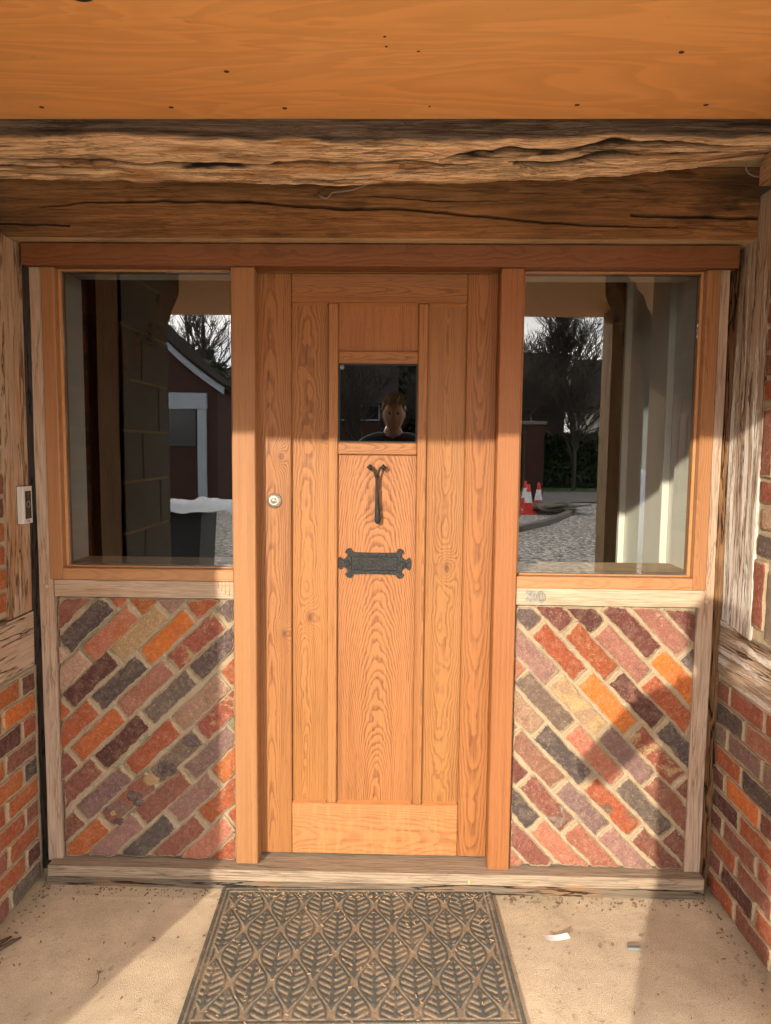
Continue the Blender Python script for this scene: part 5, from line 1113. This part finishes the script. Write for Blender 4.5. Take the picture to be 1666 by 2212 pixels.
def house(x0, x1, y, ez_, rz, label, wall):
    o = empty('house', ((x0 + x1) / 2, y, -.15), label, 'house'); mid_ = (x0 + x1) / 2
    box('wall', x0, x1, y - 7, y, -.15, ez_, wall, o, 0)
    bm = bmesh.new(); prism(bm, [(y + .5, ez_ - .2), (y - 3.5, rz), (y - 7.5, ez_ - .2)], x0 - .4, x1 + .4)
    for v_ in bm.verts: a_, b_, c_ = v_.co; v_.co = (b_, a_, c_)
    bmesh.ops.recalc_face_normals(bm, faces=bm.faces[:]); bm_obj('roof', bm, M['rooft'], o, loc=-wl(o))
    for wx in (x0 + (x1 - x0) * .25, x0 + (x1 - x0) * .7):
        f = box('window', wx - .6, wx + .6, y + .001, y + .06, 3.2 if ez_ > 4 else 1.0, 4.2 if ez_ > 4 else 2.2, M['white_board'], o, .01)
        cc = Vector(f.location) + wl(o); bm = bmesh.new(); bm_box(bm, -.5, .5, .031, .036, -.4, .4); bm_obj('pane', bm, M['black_window'], f)
M['rooft'] = flat('dark_roof', (.022, .017, .015), .85, 0, .4, 3, .01)
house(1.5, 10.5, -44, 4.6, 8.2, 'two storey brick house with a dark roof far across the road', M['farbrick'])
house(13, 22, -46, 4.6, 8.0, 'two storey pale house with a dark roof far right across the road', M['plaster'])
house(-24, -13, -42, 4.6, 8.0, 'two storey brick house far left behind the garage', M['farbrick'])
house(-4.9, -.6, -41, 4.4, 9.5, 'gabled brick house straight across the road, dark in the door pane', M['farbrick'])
me, c = leaves('d', -9, 4.5, -50, -46, -.1, 12, 26000, '', '', None, 8, .3, False)
tag(link('tree_belt', me, M['leafd'], None, c), 'dark belt of evergreens behind the houses across the road', 'trees', kind='stuff')
tube_tree('leafless_shrub', 1.2, -26.5, 7, 11, 'leafless shrub at the roadside, left of the porch post in the mirror', .6, kids=(9, 7, 6, 5))
tube_tree('leafless_shrub', 4.4, -26.8, 8, 12, 'leafless shrub at the roadside in front of the slatted fence', .6, kids=(9, 7, 6, 5))
tube_tree('leafless_shrub', 7.2, -27.4, 8, 13, 'leafless shrub at the roadside in front of the clipped hedge', .6, kids=(9, 7, 6, 5))
tube_tree('leafless_shrub', -1.6, -27.0, 8, 14, 'leafless shrub straight across the road, dim in the door pane', .6, kids=(9, 7, 6, 5))
# brick gate pier, kerb, cones, rubble sacks
gp = empty('gate_pier', (4.35, -21.2, -.13), 'square brick gate pier with stone cap by the road', 'pier'); box('shaft', 4.05, 4.65, -21.45, -20.97, -.13, 2.35, M['farbrick'], gp, .005); box('cap_stone', 3.99, 4.71, -21.51, -20.91, 2.352, 2.46, M['block'], gp, .01)
courses(gp, 4.05, 4.65, -.1, 2.33, -20.968, M['farbrick'], None)
bm = bmesh.new(); kp = [(1.7, -11.4), (2.4, -12.0), (3.2, -13.3), (3.9, -14.8), (4.5, -16.3), (4.9, -17.8), (5.0, -19.4)]
for (xa, ya), (xb, yb) in zip(kp[:-1], kp[1:]):
    d = Vector((xb - xa, yb - ya, 0)); M4 = Matrix.Translation((xa, ya, -.13)) @ Matrix.Rotation(math.atan2(d.y, d.x), 4, 'Z'); bm_box(bm, 0, d.length * .99, -.08, .08, -.02, .12, M4)
bmesh.ops.bevel(bm, geom=bm.edges[:], offset=.01, segments=1, affect='EDGES'); o = bm_obj('kerb', bm, M['block']); o['kind'] = 'structure'
M['cone_red'] = flat('cone_red', (.62, .035, .025), .45, 0, .1); M['cone_white'] = flat('cone_white', (.75, .75, .75), .4, 0, .05); M['cone_base'] = flat('cone_base', (.6, .03, .025), .6)
def cone(label, x, y, tilt=0):
    o = empty('traffic_cone', (x, y, -.13), label, 'traffic cone', 'traffic cones by the kerb')
    bm = bmesh.new(); bm_box(bm, -.2, .2, -.2, .2, 0, .04); bmesh.ops.bevel(bm, geom=bm.edges[:], offset=.01, segments=1, affect='EDGES'); bm_obj('base', bm, M['cone_base'], o)
    for nm, a, b_, mt in (('lower_band', .04, .30, 'cone_red'), ('reflective_sleeve', .30, .58, 'cone_white'), ('tip', .58, .78, 'cone_red')):
        r0 = .145 * (1 - a / .9) + .01; r1 = .145 * (1 - b_ / .9) + .01; bm = bmesh.new(); lathe_bm(bm, [(r0, a), (r1, b_)] + ([(0, b_)] if nm == 'tip' else []), Matrix.Identity(4), 20); bm_obj(nm, bm, M[mt], o, True)
    return o
cone('red and white traffic cone nearest the kerb', 3.3, -16.0); cone('red and white traffic cone behind the nearest one', 3.55, -17.9); cone('red and white traffic cone at the right of the group', 3.75, -17.0); cone('red and white traffic cone at the left of the group', 3.05, -16.6)
bm = bmesh.new(); rg = random.Random(4)
for i in range(9): M4 = Matrix.Translation((4.0 + rg.uniform(-.5, .7), -16.4 + rg.uniform(-.6, .5), .0 + rg.uniform(-.08, .12))) @ Matrix.Rotation(rg.uniform(0, 3), 4, 'Z') @ Matrix.Rotation(rg.uniform(-.3, .3), 4, 'X'); bm_box(bm, -.35, .35, -.18, .18, -.02, .02, M4)
tag(bm_obj('rubble_heap', bm, M['block']), 'heap of broken slabs and hoses beside the traffic cones', 'rubble heap', kind='stuff')
def sack(x, y, s, label, seed):
    X, Y = np.meshgrid(np.linspace(0, 2 * math.pi, 28), np.linspace(0, 1, 20), indexing='ij')
    r = s * np.sin(np.clip(Y * .92 + .08, 0, 1) * math.pi) ** .35 * .5; d = 1 + .35 * fbm(np.cos(X) * 3 + seed, np.sin(X) * 3, Y * 5, 3)
    P = np.stack([np.cos(X) * r * d, np.sin(X) * r * d, Y * s * 2.3], -1)
    tag(link('builders_sack', grid_mesh('s', P), flat('sack_%d' % seed, (.62, .62, .68), .7), None, (x, y, -.13)), label, 'sack')
sack(3.80, -9.0, .6, 'white builders sack standing on the gravel, mirrored in the narrow gap', 1)

# ------------------------------------------------------------------ the photographer (mirrored in the door pane, casts the shade at right)
def skin(name, pts, edges, rad, mat, parent, sub=2, rootv=0):
    me = bpy.data.meshes.new(name); me.from_pydata(pts, edges, []); o = link(name, me, mat, parent)
    md = o.modifiers.new('skin', 'SKIN'); md.use_smooth_shade = True; sv = me.skin_vertices[0].data if me.skin_vertices else None
    if sv is None: return o
    for i, r_ in enumerate(rad): sv[i].radius = (r_, r_) if not hasattr(r_, '__len__') else r_
    sv[rootv].use_root = True
    s_ = o.modifiers.new('sub', 'SUBSURF'); s_.levels = sub; s_.render_levels = sub; return o
def skin_obj(name, chains, mat, parent, sub=2):
    """chains: list of lists of (point, radius); a chain may start at an index (int) of an earlier point"""
    pts, ed, rad = [], [], []
    for ch in chains:
        prev = None
        for it in ch:
            if isinstance(it, int): prev = it; continue
            pts.append(tuple(it[0])); rad.append(it[1])
            if prev is not None: ed.append((prev, len(pts) - 1))
            prev = len(pts) - 1
    me = bpy.data.meshes.new(name); me.from_pydata(pts, ed, [])
    # the skin layer is made by baking the modifier through an evaluated copy
    o = link(name, me, mat, parent); md = o.modifiers.new('skin', 'SKIN'); md.use_smooth_shade = True
    bpy.context.view_layer.update()
    if not me.skin_vertices:
        bpy.context.view_layer.objects.active = o
        for q in bpy.context.selected_objects: q.select_set(False)
        o.select_set(True)
        bpy.ops.mesh.customdata_skin_add()
    sv = me.skin_vertices[0].data
    for i, r_ in enumerate(rad): sv[i].radius = r_ if hasattr(r_, '__len__') else (r_, r_); sv[i].use_root = (i == 0)
    s_ = o.modifiers.new('sub', 'SUBSURF'); s_.levels = sub; s_.render_levels = sub
    dg = bpy.context.evaluated_depsgraph_get(); m2 = bpy.data.meshes.new_from_object(o.evaluated_get(dg)); o.modifiers.clear(); o.data = m2
    if not m2.materials: m2.materials.append(mat)
    m2.polygons.foreach_set('use_smooth', [True] * len(m2.polygons))
    return o
PX, PYY, G0 = -.06, -2.78, -.0
M['skin'] = flat('skin', (.48, .26, .18), .55, 0, .06, 8); M['jacket'] = flat('jacket', (.035, .03, .032), .8, 0, .3, 20, .004); M['trousers'] = flat('trousers', (.04, .045, .06), .9, 0, .2, 30); M['shoe'] = flat('shoe', (.03, .02, .015), .5); M['hairc'] = flat('hair', (.32, .23, .14), .8, 0, .3, 60, .004)
per = empty('person', (PX, PYY, 0), 'person in a dark jacket holding a phone up, mirrored in the door pane', 'person')
def V3(x, y, z): return (x - PX, y - PYY, z)
hands = {}
body = [[(V3(PX, PYY, .95), .12), (V3(PX, PYY, 1.2), .10), (V3(PX, PYY - .01, 1.42), (.09, .07)), (V3(PX, PYY, 1.58), .075), (V3(PX, PYY + .01, 1.72), .078)]]
LH = Vector((-.052, -2.425, 1.455)); RH = Vector((.048, -2.425, 1.455))
for s_, hnd, elb in ((-1, LH, Vector((-.395, -2.60, 1.255))), (1, RH, Vector((.30, -2.62, 1.24)))):
    sh = Vector((PX + s_ * .20, PYY, 1.50)); body.append([2, (V3(*sh), .050), (V3(*sh.lerp(elb, .5)), .045), (V3(*elb), .042), (V3(*elb.lerp(hnd, .5)), .036), (V3(*(hnd + (elb - hnd).normalized() * .085)), .026), (V3(*(hnd + (elb - hnd).normalized() * .04)), (.034, .018))])
for s_ in (-1, 1): body.append([0, (V3(PX + s_ * .10, PYY, .86), .09), (V3(PX + s_ * .12, PYY, .50), .06), (V3(PX + s_ * .13, PYY - .01, .12), .042)])
bo = skin_obj('body', body, M['skin'], per, 1)
# head shaped from a sphere, joined to the body mesh
def head_mesh():
    bm = bmesh.new(); bmesh.ops.create_uvsphere(bm, u_segments=32, v_segments=24, radius=1)
    for v_ in bm.verts:
        x, y, z = v_.co; f = max(0, y)
        X_ = x * .080 * (1 - .12 * max(0, -z)) ; Y_ = y * .096; Z_ = z * .120
        nose = math.exp(-((x / .16) ** 2 + ((z + .12) / .22) ** 2)) * (y > 0); Y_ += nose * .026
        brow = math.exp(-(((z - .18) / .10) ** 2)) * f * .5; Y_ += brow * .008
        for e in (-1, 1): Y_ -= math.exp(-(((x - e * .36) / .16) ** 2 + ((z - .04) / .10) ** 2)) * (y > 0) * .012
        Y_ += math.exp(-((x / .3) ** 2 + ((z + .85) / .22) ** 2)) * f * .015; Y_ += math.exp(-((x / .28) ** 2 + ((z + .48) / .07) ** 2)) * (y > 0) * .006
        v_.co = (X_, Y_, Z_)
    for e in (-1, 1):
        g = bmesh.ops.create_uvsphere(bm, u_segments=10, v_segments=8, radius=1)
        for v_ in g['verts']: x, y, z = v_.co; v_.co = (e * .078 + x * .008 + e * .006 * abs(z), -.012 + y * .018, .0 + z * .032)
    return bm
bm = head_mesh(); HC = Vector(V3(PX + .005, PYY + .035, 1.765))
for v_ in bm.verts: v_.co = v_.co + HC
nb = len(bm.verts)
bm.from_mesh(bo.data)
# fingers rooted in each palm, curled round the phone's edges
for s_, hnd in ((-1, LH), (1, RH)):
    for k_ in range(4):
        z_ = hnd.z + .034 - k_ * .021; L_f = (.9, 1.0, .95, .78)[k_]
        x_ = hnd.x + s_ * .012
        tube_bm(bm, [V3(x_ + s_ * .012, hnd.y - .03, z_ - .01), V3(x_ + s_ * .002, hnd.y - .006, z_), V3(x_ - s_ * .004, hnd.y + .008, z_), V3(x_ - s_ * .016 * L_f, hnd.y + .009, z_ + .002)], [.009, .0085, .0075, .006], 8)
    tube_bm(bm, [V3(hnd.x + s_ * .014, hnd.y - .035, hnd.z - .03), V3(hnd.x + s_ * .002, hnd.y - .03, hnd.z - .005), V3(hnd.x - s_ * .014, hnd.y - .026, hnd.z + .018)], [.011, .0095, .0075], 8)
bm.to_mesh(bo.data); bm.free(); bo.data.polygons.foreach_set('use_smooth', [True] * len(bo.data.polygons))
for e in (-1, 1):
    bm = bmesh.new(); bmesh.ops.create_uvsphere(bm, u_segments=12, v_segments=8, radius=.011); bm_obj('eye', bm, flat('eye_%d' % e, (.10, .08, .07), .2), per, True, loc=HC + Vector((e * .029, .082, .006)))
# hair: cap of tousled locks
bm = bmesh.new(); rg = random.Random(12); bmesh.ops.create_uvsphere(bm, u_segments=28, v_segments=20, radius=1)
for v_ in bm.verts:
    x, y, z = v_.co; k_ = 1 + .10 * math.sin(x * 19 + z * 7) * math.sin(y * 17) + .05 * rg.random()
    v_.co = Vector((x * .089 * k_, y * .104 * k_ - .008, z * .126 * k_ + .014))
bmesh.ops.delete(bm, geom=[v_ for v_ in bm.verts if v_.co.z < .030 - (v_.co.y < 0) * .09 or (v_.co.y > .05 and v_.co.z < .068)], context='VERTS')
for i in range(380):
    a = rg.uniform(0, 6.28); ph = rg.uniform(.05, 1.15); d = Vector((math.sin(ph) * math.cos(a), math.sin(ph) * math.sin(a), math.cos(ph)))
    if d.y > .55 and d.z < .36: continue
    p = Vector((d.x * .087, d.y * .103 - .008, d.z * .125 + .013)); q = p + (d + Vector((rg.gauss(0, .6), rg.gauss(0, .6), rg.gauss(.3, .4)))).normalized() * rg.uniform(.015, .034)
    tube_bm(bm, [p, (p + q) / 2 + d * .004, q], [.0032, .0025, .0006], 3, cap=False)
bm_obj('hair', bm, M['hairc'], per, False, loc=HC)
jk = [[(V3(PX, PYY, .88), (.185, .135)), (V3(PX, PYY, 1.10), (.175, .13)), (V3(PX, PYY - .01, 1.35), (.19, .13)), (V3(PX, PYY - .01, 1.56), (.15, .10)), (V3(PX, PYY - .01, 1.665), .088)]]
for s_, hnd, elb in ((-1, LH, Vector((-.395, -2.60, 1.255))), (1, RH, Vector((.30, -2.62, 1.24)))):
    sh = Vector((PX + s_ * .205, PYY, 1.54)); jk.append([3, (V3(*sh), .080), (V3(*sh.lerp(elb, .5)), .066), (V3(*elb), .062), (V3(*elb.lerp(hnd, .5)), .052), (V3(*(hnd + (elb - hnd).normalized() * .10)), .040)])
skin_obj('jacket', jk, M['jacket'], per, 2)
tr = [[(V3(PX, PYY, .95), (.155, .12)), (V3(PX, PYY, .88), (.16, .12))]]
for s_ in (-1, 1): tr.append([1, (V3(PX + s_ * .095, PYY, .78), .105), (V3(PX + s_ * .115, PYY, .50), .080), (V3(PX + s_ * .13, PYY - .01, .10), .062)])
skin_obj('trousers', tr, M['trousers'], per, 2)
for s_ in (-1, 1):
    skin_obj('shoe', [[(V3(PX + s_ * .13, PYY - .06, .05), (.04, .045)), (V3(PX + s_ * .135, PYY + .05, .045), (.045, .04)), (V3(PX + s_ * .14, PYY + .17, .03), (.042, .026))]], M['shoe'], per, 1)
ph = empty('phone', (0, -2.412, 1.40), 'black phone held up by the photographer in front of the door', 'phone')
# the picture is taken through the lens at its top edge
bm = bmesh.new(); bm_box(bm, -.036, .036, -.004, .004, -.008, .147); bmesh.ops.bevel(bm, geom=bm.edges[:], offset=.003, segments=2, affect='EDGES'); bm_obj('case', bm, M['blackgloss'], ph)
bm = bmesh.new(); lathe_bm(bm, [(.009, -.003), (.009, .0005), (.006, .0008), (0, .0005)], Matrix.Rotation(R(-90), 4, 'X'), 20); bm_obj('lens', bm, M['blackgloss'], ph, loc=(-.015, .0042, .12))
